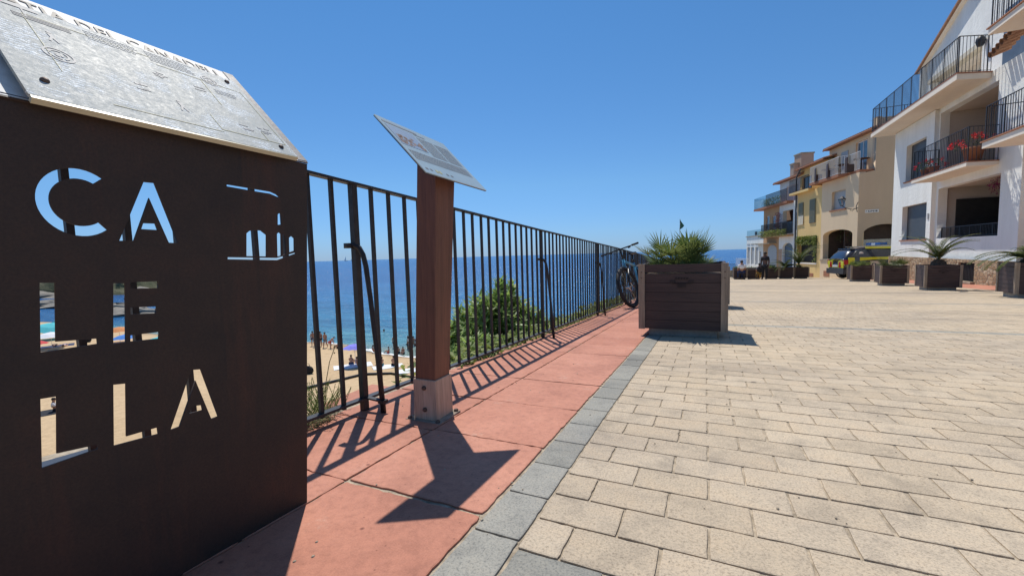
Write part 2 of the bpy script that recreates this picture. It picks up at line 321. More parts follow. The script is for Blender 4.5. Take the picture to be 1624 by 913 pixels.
def panel_mat():
    mt, n, b = newmat('scratched_aluminium')
    P = coords(n)
    # arcs of scratches
    ws = N(n, 'ShaderNodeTexWave', wave_type='RINGS', rings_direction='SPHERICAL'); ws.inputs['Scale'].default_value = 34; ws.inputs['Distortion'].default_value = 9; ws.inputs['Detail'].default_value = 5; ws.inputs['Detail Scale'].default_value = 2.5; ws.inputs['Detail Roughness'].default_value = 0.7
    mp = N(n, 'ShaderNodeMapping'); mp.inputs['Location'].default_value = (-0.62, 0.25, 0); n.links.new(P, mp.inputs[0]); n.links.new(mp.outputs[0], ws.inputs['Vector'])
    msk = noise(n, P, 9, 5, 0.7); fine = noise(n, P, 90, 5, 0.8)
    c = ramp(n, msk, [(0.3, (0.315, 0.345, 0.335)), (0.7, (0.37, 0.405, 0.41))])
    s = mix(n, (0, 0, 0), ws.outputs[0], ramp(n, msk, [(0.42, 0.0), (0.58, 1.0)]))
    c = mix(n, c, (0.72, 0.8, 0.86), ramp(n, s, [(0.52, 0.0), (0.85, 0.9)]))
    n.links.new(c, b.inputs['Base Color']); b.inputs['Metallic'].default_value = 0.0; b.inputs['Specular IOR Level'].default_value = 0.25
    n.links.new(ramp(n, fine, [(0.3, 0.5), (0.7, 0.7)]), b.inputs['Roughness'])
    bump(n, s, b, 0.5, 0.0008); return mt
M['panel'] = panel_mat()
M['panel_small'] = flat('pale_info_plate', (0.40, 0.50, 0.53), 0.35)
M['panel_edge'] = flat('yellowed_edge', (0.56, 0.52, 0.36), 0.4)
M['top_plate'] = stained('pale_painted_steel', (0.72, 0.72, 0.70), (0.52, 0.50, 0.47), 9, 0.6, 0.15)
M['edge_grey'] = stained('mottled_steel', (0.15, 0.14, 0.14), (0.32, 0.30, 0.29), 30, 0.6, 0.4)
M['skin'] = flat('tanned_skin', (0.42, 0.22, 0.14), 0.55); M['skin_pale'] = flat('light_skin', (0.55, 0.33, 0.24), 0.55); M['skin_dark'] = flat('dark_skin', (0.10, 0.05, 0.035), 0.5)
M['hair'] = flat('dark_hair', (0.02, 0.014, 0.01), 0.6); M['hair_fair'] = flat('brown_hair', (0.10, 0.055, 0.03), 0.6)
for k, c in dict(black=(0.012, 0.012, 0.016), white=(0.75, 0.76, 0.78), navy=(0.02, 0.035, 0.10), red=(0.55, 0.05, 0.05), orange=(0.62, 0.24, 0.08), blue=(0.06, 0.22, 0.6),
                 cyan=(0.08, 0.50, 0.55), teal=(0.02, 0.22, 0.24), violet=(0.22, 0.22, 0.72), mustard=(0.5, 0.30, 0.06), pink=(0.6, 0.2, 0.35), grey=(0.2, 0.2, 0.22), green=(0.03, 0.12, 0.09)).items():
    M['cloth_'+k] = simple(k+'_cloth', c, 0.85, 0.12, 12, 0, 0.2, 0.003)
M['rubber'] = simple('black_rubber', (0.02, 0.02, 0.022), 0.75, 0.3, 60, 0, 0.6, 0.002)
M['bike_blue'] = simple('light_blue_paint', (0.10, 0.32, 0.46), 0.3, 0.08, 6, 0.1, 0)
M['bike_black'] = simple('matt_black_metal', (0.02, 0.021, 0.025), 0.35, 0.2, 10, 0.2, 0)
M['chrome'] = simple('bare_metal', (0.5, 0.5, 0.5), 0.25, 0.1, 10, 0.9, 0)
def carpaint(name, c):
    mt, n, b = newmat(name); f = noise(n, coords(n), 3)
    n.links.new(ramp(n, f, [(0.3, tuple(x*0.9 for x in c)), (0.7, c)]), b.inputs['Base Color'])
    b.inputs['Roughness'].default_value = 0.3; b.inputs['Coat Weight'].default_value = 0.8; b.inputs['Coat Roughness'].default_value = 0.06; return mt
M['car_navy'] = carpaint('dark_navy_paint', (0.012, 0.016, 0.035)); M['car_yellow'] = carpaint('fluorescent_yellow', (0.72, 0.70, 0.02))
M['car_blue'] = carpaint('blue_band', (0.03, 0.06, 0.35)); M['car_plastic'] = flat('grey_bumper_plastic', (0.05, 0.052, 0.058), 0.6)
M['car_white'] = carpaint('white_plate', (0.75, 0.75, 0.75)); M['lamp_red'] = flat('red_lamp_lens', (0.4, 0.02, 0.02), 0.2); M['beacon'] = flat('blue_beacon', (0.02, 0.10, 0.35), 0.15)

# ---------------------------------------------------------------- mesh helpers
class MB:
    def __init__(s): s.v = []; s.f = []; s.t = []
    def add(s, vs, fs, tint=0.5):
        o = len(s.v); s.v += [tuple(x) for x in vs]; s.f += [tuple(i+o for i in f) for f in fs]; s.t += [tint]*len(fs)
    def box(s, x0, x1, y0, y1, z0, z1, mat=None, tint=0.5):
        vs = [(x, y, z) for z in (z0, z1) for x, y in ((x0, y0), (x1, y0), (x1, y1), (x0, y1))]
        if mat is not None: vs = [mat @ Vector(v) for v in vs]
        s.add(vs, [(0, 3, 2, 1), (4, 5, 6, 7), (0, 1, 5, 4), (1, 2, 6, 5), (2, 3, 7, 6), (3, 0, 4, 7)], tint)
    def bar(s, a, b, wx, wy=None):
        """square bar between two points"""
        a = Vector(a); b = Vector(b); d = b-a; L = d.length; wy = wy or wx
        q = d.to_track_quat('Z', 'Y').to_matrix().to_4x4()
        if abs(d.normalized().z) > 0.999: q = Matrix.Identity(4)
        mt = Matrix.Translation(a) @ q; s.box(-wx/2, wx/2, -wy/2, wy/2, 0, L, mt)
    def tube(s, pts, r, n=8, cap=True):
        pts = [Vector(p) for p in pts]; rs = r if isinstance(r, (list, tuple)) else [r]*len(pts)
        vs = []; prev = None
        for i, p in enumerate(pts):
            d = (pts[min(i+1, len(pts)-1)]-pts[max(i-1, 0)]).normalized()
            u = prev - d*prev.dot(d) if prev is not None else d.orthogonal()
            if u.length < 1e-5: u = d.orthogonal()
            u.normalize(); prev = u; wv = d.cross(u)
            for k in range(n):
                a = 2*math.pi*k/n; vs.append(p+(u*math.cos(a)+wv*math.sin(a))*rs[i])
        fs = [(i*n+k, i*n+(k+1) % n, (i+1)*n+(k+1) % n, (i+1)*n+k) for i in range(len(pts)-1) for k in range(n)]
        if cap: fs += [tuple(range(n-1, -1, -1)), tuple(range((len(pts)-1)*n, len(pts)*n))]
        s.add(vs, fs)
    def lathe(s, prof, n=20, c=(0, 0, 0), mat=None):
        vs = []
        for r, z in prof:
            for k in range(n):
                a = 2*math.pi*k/n; p = Vector((c[0]+r*math.cos(a), c[1]+r*math.sin(a), c[2]+z)); vs.append(mat @ p if mat is not None else p)
        fs = [(i*n+k, i*n+(k+1) % n, (i+1)*n+(k+1) % n, (i+1)*n+k) for i in range(len(prof)-1) for k in range(n)]
        s.add(vs, fs)
    def torus(s, R0, r, mat, n=40, k=8):
        vs = []; fs = []
        for i in range(n):
            a = 2*math.pi*i/n
            for j in range(k):
                b = 2*math.pi*j/k; rr = R0+r*math.cos(b)
                vs.append(mat @ Vector((rr*math.cos(a), r*math.sin(b), rr*math.sin(a))))
        for i in range(n):
            for j in range(k): fs.append((i*k+j, ((i+1) % n)*k+j, ((i+1) % n)*k+(j+1) % k, i*k+(j+1) % k))
        s.add(vs, fs)
    def ball(s, c, r, n=10, m_=7, sq=(1, 1, 1)):
        vs = []; fs = []
        for i in range(m_+1):
            t = math.pi*i/m_
            for k in range(n):
                a = 2*math.pi*k/n
                vs.append((c[0]+r*sq[0]*math.sin(t)*math.cos(a), c[1]+r*sq[1]*math.sin(t)*math.sin(a), c[2]+r*sq[2]*math.cos(t)))
        for i in range(m_):
            for k in range(n): fs.append((i*n+k, (i+1)*n+k, (i+1)*n+(k+1) % n, i*n+(k+1) % n))
        s.add(vs, fs)
    def build(s, name, mat, parent=None, smooth=False, tint=False):
        me = bpy.data.meshes.new(name); me.from_pydata(s.v, [], s.f); me.update()
        if mat is not None: me.materials.append(mat)
        if smooth:
            for p in me.polygons: p.use_smooth = True
        if tint:
            at = me.attributes.new('tint', 'FLOAT', 'FACE')
            for i, t in enumerate(s.t): at.data[i].value = t
        o = bpy.data.objects.new(name, me); col.objects.link(o)
        if parent is not None: o.parent = parent
        return o
def tag(o, label=None, cat=None, group=None, kind=None):
    if label: o['label'] = label
    if cat: o['category'] = cat
    if group: o['group'] = group
    if kind: o['kind'] = kind
    return o
def empty(name, loc=(0, 0, 0), rz=0.0, label=None, cat=None, group=None):
    o = bpy.data.objects.new(name, None); col.objects.link(o); o.location = loc; o.rotation_euler = (0, 0, rz)
    o.empty_display_size = 0.1
    return tag(o, label, cat, group)
def copy_tree(o, parent=None):
    c = o.copy(); col.objects.link(c)
    if parent is not None: c.parent = parent
    for ch in list(o.children): copy_tree(ch, c)
    return c
def plate(name, outer, holes, thick, F, mat, parent=None, bevel=0.0):
    """flat sheet with holes; F maps local (x,y,z in 0..thick) to parent space"""
    cu = bpy.data.curves.new(name, 'CURVE'); cu.dimensions = '2D'; cu.fill_mode = 'BOTH'; cu.extrude = thick/2
    for poly in [outer]+list(holes):
        sp = cu.splines.new('POLY'); sp.points.add(len(poly)-1)
        for i, p in enumerate(poly): sp.points[i].co = (p[0], p[1], 0, 1)
        sp.use_cyclic_u = True
    tmp = bpy.data.objects.new('tmp', cu); col.objects.link(tmp)
    me = bpy.data.meshes.new_from_object(tmp.evaluated_get(bpy.context.evaluated_depsgraph_get()))
    bpy.data.objects.remove(tmp)
    me.name = name
    for v in me.vertices: v.co = F @ Vector((v.co.x, v.co.y, v.co.z+thick/2))
    me.materials.clear(); me.materials.append(mat)
    o = bpy.data.objects.new(name, me); col.objects.link(o)
    if parent is not None: o.parent = parent
    return o
def textmesh(name, body, size, F, mat, parent=None, thick=0.0006, align='LEFT', width=None, bold=0.0):
    cu = bpy.data.curves.new(name, 'FONT'); cu.body = body; cu.size = size; cu.offset = bold; cu.space_character = 1.1 if bold else 1.0; cu.extrude = thick/2; cu.align_x = align
    tmp = bpy.data.objects.new('tmp', cu); col.objects.link(tmp)
    me = bpy.data.meshes.new_from_object(tmp.evaluated_get(bpy.context.evaluated_depsgraph_get()))
    bpy.data.objects.remove(tmp); me.name = name
    if width:
        xs = [v.co.x for v in me.vertices]; k = width/(max(xs)-min(xs)); x0 = min(xs)
        for v in me.vertices: v.co.x = (v.co.x-x0)*k
    for v in me.vertices: v.co = F @ Vector((v.co.x, v.co.y, v.co.z+thick/2))
    me.materials.clear(); me.materials.append(mat)
    o = bpy.data.objects.new(name, me); col.objects.link(o)
    if parent is not None: o.parent = parent
    return o
def FX(X, sgn=1):   # local x -> world Y, local y -> world Z, thickness -> +X
    return Matrix(((0, 0, sgn, X), (1, 0, 0, 0), (0, 1, 0, 0), (0, 0, 0, 1)))
def FY(Y):          # local x -> world X, local y -> Z, thickness -> +Y
    return Matrix(((1, 0, 0, 0), (0, 0, 1, Y), (0, 1, 0, 0), (0, 0, 0, 1)))
def rect(a, b, c, d): return [(a, c), (b, c), (b, d), (a, d)]
def arch(a, b, z0, zs, zt, n=14):
    cx = (a+b)/2; hw = (b-a)/2
    return [(a, z0), (b, z0)]+[(cx+hw*math.cos(math.pi*i/n), zs+(zt-zs)*math.sin(math.pi*i/n)) for i in range(n+1)]

# ================================================================ SETTING
# ---- near plaza: real pavers
RH = 0.1385; BL = 0.2117
def paver(mb, x0, x1, y0, y1, top=0.0, j=0.0032, dep=0.008, ch=0.0034, tint=None, seg=5, amp=0.0007, gap=1.0):
    """one slab with slightly crumbled edges"""
    x0 += j*random.uniform(.7, 1.3)*gap; x1 -= j*random.uniform(.7, 1.3)*gap; y0 += j*random.uniform(.6, 1.1)*gap; y1 -= j*random.uniform(.6, 1.1)*gap
    dz = random.uniform(-0.0008, 0.0008); tx = random.uniform(-.003, .003); ty = random.uniform(-.003, .003)
    cx, cy = (x0+x1)/2, (y0+y1)/2
    def z(x, y, d): return gz(x, y)+top+dz+tx*(x-cx)+ty*(y-cy)-d
    ny_ = max(1, int(seg*(y1-y0)/(x1-x0)+.5)); nx2 = seg
    P = [(x0+(x1-x0)*i/nx2, y0, 0, 1) for i in range(nx2)]+[(x1, y0+(y1-y0)*i/ny_, -1, 0) for i in range(ny_)]+[(x1-(x1-x0)*i/nx2, y1, 0, -1) for i in range(nx2)]+[(x0, y1-(y1-y0)*i/ny_, 1, 0) for i in range(ny_)]
    n_ = len(P); vs = []; inner = []
    for k, (x, y, nx3, ny3) in enumerate(P):
        corner = k in (0, nx2, nx2+ny_, 2*nx2+ny_)
        jx = random.uniform(-amp, amp)+(nx3*amp*random.choice((0, 0, 0, 2.5))); jy = random.uniform(-amp, amp)+(ny3*amp*random.choice((0, 0, 0, 2.5)))
        if corner: jx += amp*1.5*(1 if x < cx else -1); jy += amp*1.5*(1 if y < cy else -1)
        x += jx; y += jy; c_ = ch*random.uniform(.6, 1.3)
        ix = x+(c_ if x < x0+ch*2 else (-c_ if x > x1-ch*2 else 0)); iy = y+(c_ if y < y0+ch*2 else (-c_ if y > y1-ch*2 else 0))
        vs.append((x, y)); inner.append((ix, iy))
    V_ = [(x, y, z(x, y, dep)) for x, y in vs]+[(x, y, z(x, y, ch*0.34)) for x, y in vs]+[(x, y, z(x, y, 0)) for x, y in inner]
    fs = [tuple(range(2*n_, 3*n_))]
    for k in range(n_):
        k2 = (k+1) % n_; fs += [(n_+k, n_+k2, 2*n_+k2, 2*n_+k), (k, k2, n_+k2, n_+k)]
    mb.add(V_, fs, random.random() if tint is None else tint)
pav = MB(); gry = MB()
XR = 6.2
for k in range(-11, 69):
    y0 = 0.873+RH*k; y1 = y0+RH
    grey = k in (-1, 35, 68)
    ph = 0.013 + (0.0 if k % 2 else BL/2)
    x = ph - BL*3
    while x+BL < -0.41+0.001: x += BL
    first = True
    while x < XR:
        a = max(x, -0.412); b_ = x+BL
        if b_-a > 0.03: paver(gry if grey else pav, a, b_, y0, y1, seg=6 if y0 < 3 else (3 if y0 < 5 else 1))
        x += BL
tag(pav.build('plaza_bricks', M['paver'], tint=True), kind='structure')
yk = 0.9-0.212*7
while yk < 31:
    paver(gry, -0.548, -0.414, yk, yk+0.212); yk += 0.212
tag(gry.build('grey_brick_bands', M['kerb'], tint=True), kind='structure')
bed = MB()
n1 = 26
ys = [-1.2+ (10.43+1.2)*i/n1 for i in range(n1+1)]
for i in range(n1):
    bed.add([(-2.25, ys[i], gz(-2.25, ys[i])-0.0022), (XR, ys[i], gz(XR, ys[i])-0.0022), (XR, ys[i+1], gz(XR, ys[i+1])-0.0022), (-2.25, ys[i+1], gz(-2.25, ys[i+1])-0.0022)], [(0, 1, 2, 3)])
bed.v = [(max(v[0], -1.66), v[1], v[2]) for v in bed.v]
tag(bed.build('paving_joint_bed', M['joint']), kind='structure')
# ---- far plaza sheet
far = MB()
def cell(x0, x1, y0, y1):
    far.add([(x0, y0, gz(x0, y0)), (x1, y0, gz(x1, y0)), (x1, y1, gz(x1, y1)), (x0, y1, gz(x0, y1))], [(0, 1, 2, 3)])
xs = [-0.412, 2, 4, 6.2, 10, 16, 30, 60]; ysl = [10.43]+[11+1.5*i for i in range(0, 29)]
for i in range(len(ysl)-1):
    for j in range(len(xs)-1):
        cell(xs[j], xs[j+1], ysl[i], ysl[i+1])
for j in range(3, len(xs)-1):
    for i in range(10): cell(xs[j], xs[j+1], -22+3.243*i, -22+3.243*(i+1))
for i in range(7): cell(-0.412, 6.2, -22+(2.97)*i, -22+(2.97)*(i+1)) if -22+2.97*(i+1) < -1.1 else None
tag(far.build('plaza_paving', M['paver_far']), kind='structure')
# distant grey band
bd = MB()
for yb in (14.9, 19.6, 24.3):
    bd.add([(x, y, gz(x, y)+0.004) for x, y in ((-0.41, yb), (30, yb), (30, yb+.14), (-0.41, yb+.14))], [(0, 1, 2, 3)])
tag(bd.build('grey_paving_band', M['kerb'], tint=True), kind='structure')
# ---- red pavement along the houses
rp = MB()
for i in range(20):
    a = 8+i*1.05; b_ = a+1.05
    rp.add([(7.6, a, gz(7.6, a)+0.004), (9.0, a, gz(9, a)+0.004), (9.0, b_, gz(9, b_)+0.004), (7.6, b_, gz(7.6, b_)+0.004)], [(0, 1, 2, 3)])
tag(rp.build('red_pavement', M['tile'], tint=True), kind='structure')
# ---- terracotta footpath slabs
tl = MB()
k0 = 0.963
for k in range(-4, 62):
    ya = k0+0.477*k; yb = ya+0.477
    for (xa, xb) in ((-1.625, -1.058), (-1.058, -0.553)):
        yo = random.uniform(-0.006, 0.006)
        paver(tl, xa, xb, ya+yo, yb+yo, 0.0008, 0.0034, 0.009, 0.0036, None, 22 if ya < 4 else 4, .0015, 1.0)
tag(tl.build('terracotta_footpath', M['tile'], tint=True), kind='structure')
# ---- coping and retaining wall below the fence
cp = MB()
for k in range(34):
    ya = -1.2+k; yb = ya+1
    xo = -2.3 if ya < 0.7 else -1.665
    a = gz(-1.6, ya)-0.004; b_ = gz(-1.6, yb)-0.004
    vs = [(xo, ya, a-.01), (-1.62, ya, a), (-1.62, yb, b_), (xo, yb, b_-.01), (xo, ya, a-.16), (xo, yb, b_-.16)]
    cp.add(vs, [(0, 1, 2, 3), (4, 0, 3, 5), (4, 1, 0, 4)[:3], (5, 3, 2)])
tag(cp.build('mortar_edge_strip', M['coping']), kind='structure')
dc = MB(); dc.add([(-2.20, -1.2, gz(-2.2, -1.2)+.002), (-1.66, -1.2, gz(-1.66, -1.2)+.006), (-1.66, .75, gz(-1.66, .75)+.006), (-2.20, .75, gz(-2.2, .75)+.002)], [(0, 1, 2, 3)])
tag(dc.build('painted_shade_strip', M['dark_grey']), kind='structure')  # shade on the ground painted as a dark strip
rw = MB()
for k in range(17):
    ya = -2+2*k*1.0; yb = ya+2
    rw.add([(-1.70, ya, -9.5), (-1.66, ya, gz(-1.6, ya)-.05), (-1.66, yb, gz(-1.6, yb)-.05), (-1.70, yb, -9.5)], [(0, 1, 2, 3)])
tag(rw.build('retaining_wall', M['stone']), 'tall rubble stone retaining wall below the railing down to the beach', 'wall')
# ---- beach, sea
bs = MB(); nx, ny = 50, 34
def bz(x, y):
    h = -8.62 - 0.004*(y)
    sh = 34.2+1.0*math.sin(x*0.11)+0.5*math.sin(x*0.31+1)
    return h - 0.05*max(0, y-(sh-5)) - 0.12*max(0, y-sh)
X0, X1, Y0, Y1 = -125, -1.72, -60, 60
for i in range(nx+1):
    for j in range(ny+1):
        pass
V = []; Fc = []
for j in range(ny+1):
    for i in range(nx+1):
        x = X0+(X1-X0)*i/nx; y = Y0+(Y1-Y0)*(j/ny)
        V.append((x, y, bz(x, y)))
for j in range(ny):
    for i in range(nx):
        a = j*(nx+1)+i; Fc.append((a, a+1, a+nx+2, a+nx+1))
bs.add(V, Fc); tag(bs.build('beach_sand', M['sand'], smooth=True), kind='structure')
se = MB()
rings = [(-126, 60, 30, 60), (-126, 60, 60, 400)]
se.add([(-9000, 31, -9), (9000, 31, -9), (9000, 16000, -9), (-9000, 16000, -9)], [(0, 1, 2, 3)])
se.add([(-9000, -6000, -9.0), (-110, -6000, -9.0), (-110, 31, -9.0), (-9000, 31, -9.0)], [(0, 1, 2, 3)])
tag(se.build('sea_water', M['sea']), kind='structure')
fm = MB()
for i in range(60):
    x0 = -62+i*1.0; 
    sh = lambda x: 34.2+1.0*math.sin(x*0.11)+0.5*math.sin(x*0.31+1)+0.25*math.sin(x*1.7)
    w0 = 0.35+0.25*math.sin(i*0.9)+.2; y0 = sh(x0)-1.2; y1 = sh(x0+1)-1.2
    fm.add([(x0, y0, -8.985), (x0+1, y1, -8.985), (x0+1, y1+w0, -8.975), (x0, y0+w0, -8.975)], [(0, 1, 2, 3)])
tag(fm.build('shore_foam', flat('sea_foam', (0.8, 0.82, 0.82), 0.9)), kind='structure')
# ground under the building side
lb = MB()
lb.box(-1.655, 60, -40, 54, -12, -3.0)
tag(lb.build('ground_terrace', M['coping']), kind='structure')

# ================================================================ SIGNS
# ---- steel lectern with stencil letters
SX = -1.064
lect = empty('steel_sign', (SX, 0.55, gz(SX, 0.55)), 0, 'large rusty brown steel beach sign with cut-out letters CALELLA and sloping map top', 'sign')
offm = Matrix.Translation(-Vector(lect.location))
CUT = [
 [(0.4391, 0.7124), (0.4757, 0.8027), (0.4888, 0.8349), (0.5076, 0.8355), (0.5422, 0.7089), (0.5244, 0.7099), (0.4957, 0.8029), (0.4627, 0.7129)],
 [(0.4814, 0.7494), (0.5025, 0.7498), (0.5057, 0.7364), (0.4771, 0.7372)],
 [(0.322, 0.6365), (0.3414, 0.6351), (0.3339, 0.5292), (0.3902, 0.5241), (0.3901, 0.5138), (0.3135, 0.514)],
 [(0.423, 0.6283), (0.4416, 0.6269), (0.433, 0.5083), (0.4135, 0.509)],
 [(0.4503, 0.6284), (0.4978, 0.6274), (0.4966, 0.6128), (0.4493, 0.6156)],
 [(0.4462, 0.5772), (0.4912, 0.5739), (0.4877, 0.5596), (0.4451, 0.5633)],
 [(0.4417, 0.5206), (0.4911, 0.5188), (0.4895, 0.5049), (0.4407, 0.5083)],
 [(0.3066, 0.4323), (0.327, 0.4305), (0.3191, 0.3275), (0.3751, 0.3199), (0.374, 0.3115), (0.2987, 0.3098)],
 [(0.4071, 0.4281), (0.4268, 0.4249), (0.4192, 0.3179), (0.4721, 0.3157), (0.4724, 0.3011), (0.3983, 0.3072)],
 [(0.4954, 0.3012), (0.5453, 0.4213), (0.5654, 0.4179), (0.5941, 0.295), (0.5787, 0.2949), (0.5525, 0.3948), (0.5127, 0.3015)],
 [(0.5426, 0.3381), (0.5605, 0.3344), (0.5618, 0.322), (0.5334, 0.3241)],
 [(0.6579, 0.8536), (0.7219, 0.8517), (0.7725, 0.85), (0.7891, 0.8448), (0.7983, 0.8374), (0.7886, 0.839), (0.7693, 0.8445), (0.7204, 0.846), (0.6576, 0.8489)],
 [(0.6931, 0.6785), (0.6977, 0.7362), (0.7057, 0.7425), (0.7187, 0.7455), (0.7371, 0.7448), (0.7514, 0.734), (0.7469, 0.6767)],
 [(0.7787, 0.6762), (0.7819, 0.7377), (0.7887, 0.7432), (0.7941, 0.7381), (0.7906, 0.6787)],
 [(0.7954, 0.6802), (0.7986, 0.7356), (0.8042, 0.7384), (0.8077, 0.7305), (0.8052, 0.6832)],
 [(0.8158, 0.6871), (0.8178, 0.728), (0.8262, 0.7337), (0.8343, 0.7268), (0.8322, 0.692)],
 [(0.7862, 0.7626), (0.7883, 0.7907), (0.7945, 0.7954), (0.8, 0.7916), (0.7979, 0.7643)],
 [(0.6464, 0.6762), (0.7758, 0.6722), (0.8339, 0.6863), (0.8361, 0.6839), (0.7782, 0.6663), (0.646, 0.6714)]]
cc = (0.3865, 0.7825)   # letter C as a ring segment
ro, ri = 0.0625, 0.0438
cpoly = [(cc[0]+ro*0.93*math.cos(R(a)), cc[1]+ro*math.sin(R(a))) for a in range(52, 309, 8)]
cpoly += [(cc[0]+ri*0.93*math.cos(R(a)), cc[1]+ri*math.sin(R(a))) for a in range(306, 50, -8)]
CUT.append(cpoly)
SL = 0.20; zb = gz(SX, 0.5)-0.004
outer = [(SL, gz(SX, SL)-.004), (0.817, gz(SX, .817)-.004), (0.8935, 0.945), (SL, 0.957)]
plate('front_sheet', outer, CUT, 0.004, offm @ FX(SX-0.004), M['corten'], lect)
ang = R(44.5)
FP = Matrix(((0, -math.cos(ang), math.sin(ang), SX), (1, 0, 0, 0), (0, math.sin(ang), math.cos(ang), 0.948), (0, 0, 0, 1)))  # x->Y, y up-slope, z->normal
FPo = offm @ FP
tp = plate('top_plate', [(SL, 0), (0.892, -0.004), (0.888, 0.436), (SL, 0.436)], [], 0.004, FPo, M['top_plate'], lect)
eb = MB(); eb.box(0.862, 0.8925, 0.0, 0.4358, 0.0042, 0.0056, FPo); eb.build('worn_edge', M['edge_grey'], tp)
gb = MB(); gb.box(SL, 0.892, -0.0045, 0.001, 0.0, 0.0035, FPo); gb.build('folded_edge', M['corten'], tp)
# map panel on stand-offs
mp_ = plate('map_panel', [(0.326, -0.014), (0.838, -0.02), (0.845, 0.343), (0.33, 0.343)], [], 0.006, FPo @ Matrix.Translation((0, 0, 0.018)), M['panel'], lect)
pe = MB(); pe.box(0.328, 0.8385, -0.0225, -0.0145, 0.012, 0.0235, FPo); pe.build('panel_edge', M['panel_edge'], mp_)
for (a, b_) in ((0.362, 0.045), (0.36, 0.318), (0.806, 0.012), (0.812, 0.320)):
    q = MB(); q.lathe([(0.0, 0.005), (0.004, 0.0045), (0.0062, 0.002), (0.0068, 0.0), (0.004, 0.0), (0.004, -0.02)], 14, (a, b_, 0.0245), FPo); q.build('screw', M['rust'], lect, True)
textmesh('lettering', 'PLATJA DEL CANADELL', 0.05, FPo @ Matrix.Translation((0.352, 0.384, 0.0045)), M['print_dark'], tp, 0.0012, width=0.492, bold=0.0011)
PF = FPo @ Matrix.Translation((0, 0, 0.0243))
def pbox(mb, a, b_, c, d, z=0.0006): mb.box(a, b_, c, d, 0, z, PF)
yl = MB()
for (a, b_, c, d) in ((0.40, 0.62, 0.3045, 0.3055), (0.40, 0.401, 0.10, 0.305), (0.62, 0.83, 0.2745, 0.2755), (0.829, 0.83, 0.03, 0.275), (0.66, 0.829, 0.028, 0.0293), (0.66, 0.6612, 0.03, 0.09), (0.78, 0.781, 0.03, 0.07), (0.45, 0.66, 0.0185, 0.0195), (0.72, 0.7215, 0.16, 0.275)): pbox(yl, a, b_, c, d)
yl.build('yellow_lines', M['print_yellow'], mp_)
ic = MB(); rr = random.Random(3)
def isc(cx, cy, r, n=22, sq=1.0):
    if r < .012:
        vs = [PF @ Vector((cx+r*math.cos(2*math.pi*i/n), cy+r*sq*math.sin(2*math.pi*i/n), 0.0007)) for i in range(n)]; ic.add(vs, [tuple(range(n))]); return
    for (ra, rb) in ((r, r*.84), (r*.68, r*.5), (r*.3, 0.0005)):
        vs = [PF @ Vector((cx+q_*math.cos(2*math.pi*i/n), cy+q_*math.sin(2*math.pi*i/n), 0.0007)) for q_ in (ra, rb) for i in range(n)]
        ic.add(vs, [(i, (i+1) % n, n+(i+1) % n, n+i) for i in range(n) if (i % 7) != 3 or ra == r])
isc(0.415, 0.165, 0.024); isc(0.748, 0.285, 0.021)
def para(cx, cy, s):
    vs = [PF @ Vector((cx+s*x, cy+s*y, 0.0007)) for x, y in ((-1, 0), (-.6, .45), (0, .62), (.6, .45), (1, 0))]; ic.add(vs, [(0, 1, 2, 3, 4)])
    pbox(ic, cx-.06*s, cx+.06*s, cy-1.0*s, cy)
para(0.405, 0.325, 0.028)
for k in range(3): pbox(ic, 0.385, 0.47, 0.287+k*0.006, 0.290+k*0.006)
def man(cx, cy, s):
    isc(cx, cy+s*1.1, s*0.22, 10); vs = [PF @ Vector((cx+s*x, cy+s*y, 0.0007)) for x, y in ((-.25, .8), (.25, .8), (.15, 0), (.45, -.9), (.25, -.95), (0, -.2), (-.3, -.95), (-.5, -.9), (-.15, 0))]; ic.add(vs, [tuple(range(9))])
man(0.425, 0.235, 0.018); man(0.60, 0.09, 0.02)
for (cx, cy) in ((0.60, 0.22), (0.53, 0.13), (0.68, 0.21), (0.735, 0.07), (0.79, 0.075)):
    for k in range(5):
        a = cx+rr.uniform(-.012, .012); c = cy+rr.uniform(-.012, .012); pbox(ic, a, a+rr.uniform(.006, .02), c, c+rr.uniform(.002, .006))
ic.build('pictograms', M['print_grey'], mp_)
tx = MB()
for (x0, y0, n_, wmax) in ((0.50, 0.325, 5, 0.10), (0.615, 0.33, 6, 0.10), (0.74, 0.24, 3, 0.05)):
    for k in range(n_):
        x = x0
        while x < x0+wmax*rr.uniform(.8, 1):
            ww = rr.uniform(.004, .012); pbox(tx, x, x+ww, y0-k*.008, y0-k*.008+.0035); x += ww+.002
tx.build('small_print', M['print_mid'], mp_)
for (a) in (0.235,):   # feet plates
    q = MB(); zz = gz(SX, a); q.box(SX-0.10, SX-0.005, a-.04, a+.04, zz, zz+.006, offm); q.build('foot_plate', M['corten'], lect)

# ---- wooden post sign
WX0, WX1, WY0, WY1 = -1.214, -1.104, 1.532, 1.652
wz = gz(-1.19, 1.6)
post = empty('post_sign', (-1.19, 1.6, wz), 0, 'reddish wooden post on a greyed bolted base carrying a small tilted information plate', 'sign')
po = Matrix.Translation(-Vector(post.location))
ptl, ptr, pbr, pbl = Vector((-1.208, 1.361, 1.240)), Vector((-1.208, 1.842, 1.232)), Vector((-0.966, 1.836, 0.978)), Vector((-0.966, 1.342, 0.986))
ux = (ptr-ptl).normalized(); uy = (ptl-pbl); uy = (uy-ux*uy.dot(ux)).normalized(); uz = ux.cross(uy)
if uz.z < 0: uz = -uz
FQ = Matrix.Translation(pbl) @ Matrix((ux, uy, uz)).transposed().to_4x4()
PW, PH = (ptr-ptl).length, (ptl-pbl).length
s1 = plate('info_plate', rect(0, PW+.006, 0, PH), [], 0.004, po @ FQ @ Matrix.Translation((0, 0, -0.004)), M['panel_small'], post)
s2 = plate('backing_plate', rect(.001, PW+.005, .001, PH-.001), [], 0.003, po @ FQ @ Matrix.Translation((0, 0, -0.0075)), M['print_dark'], post)
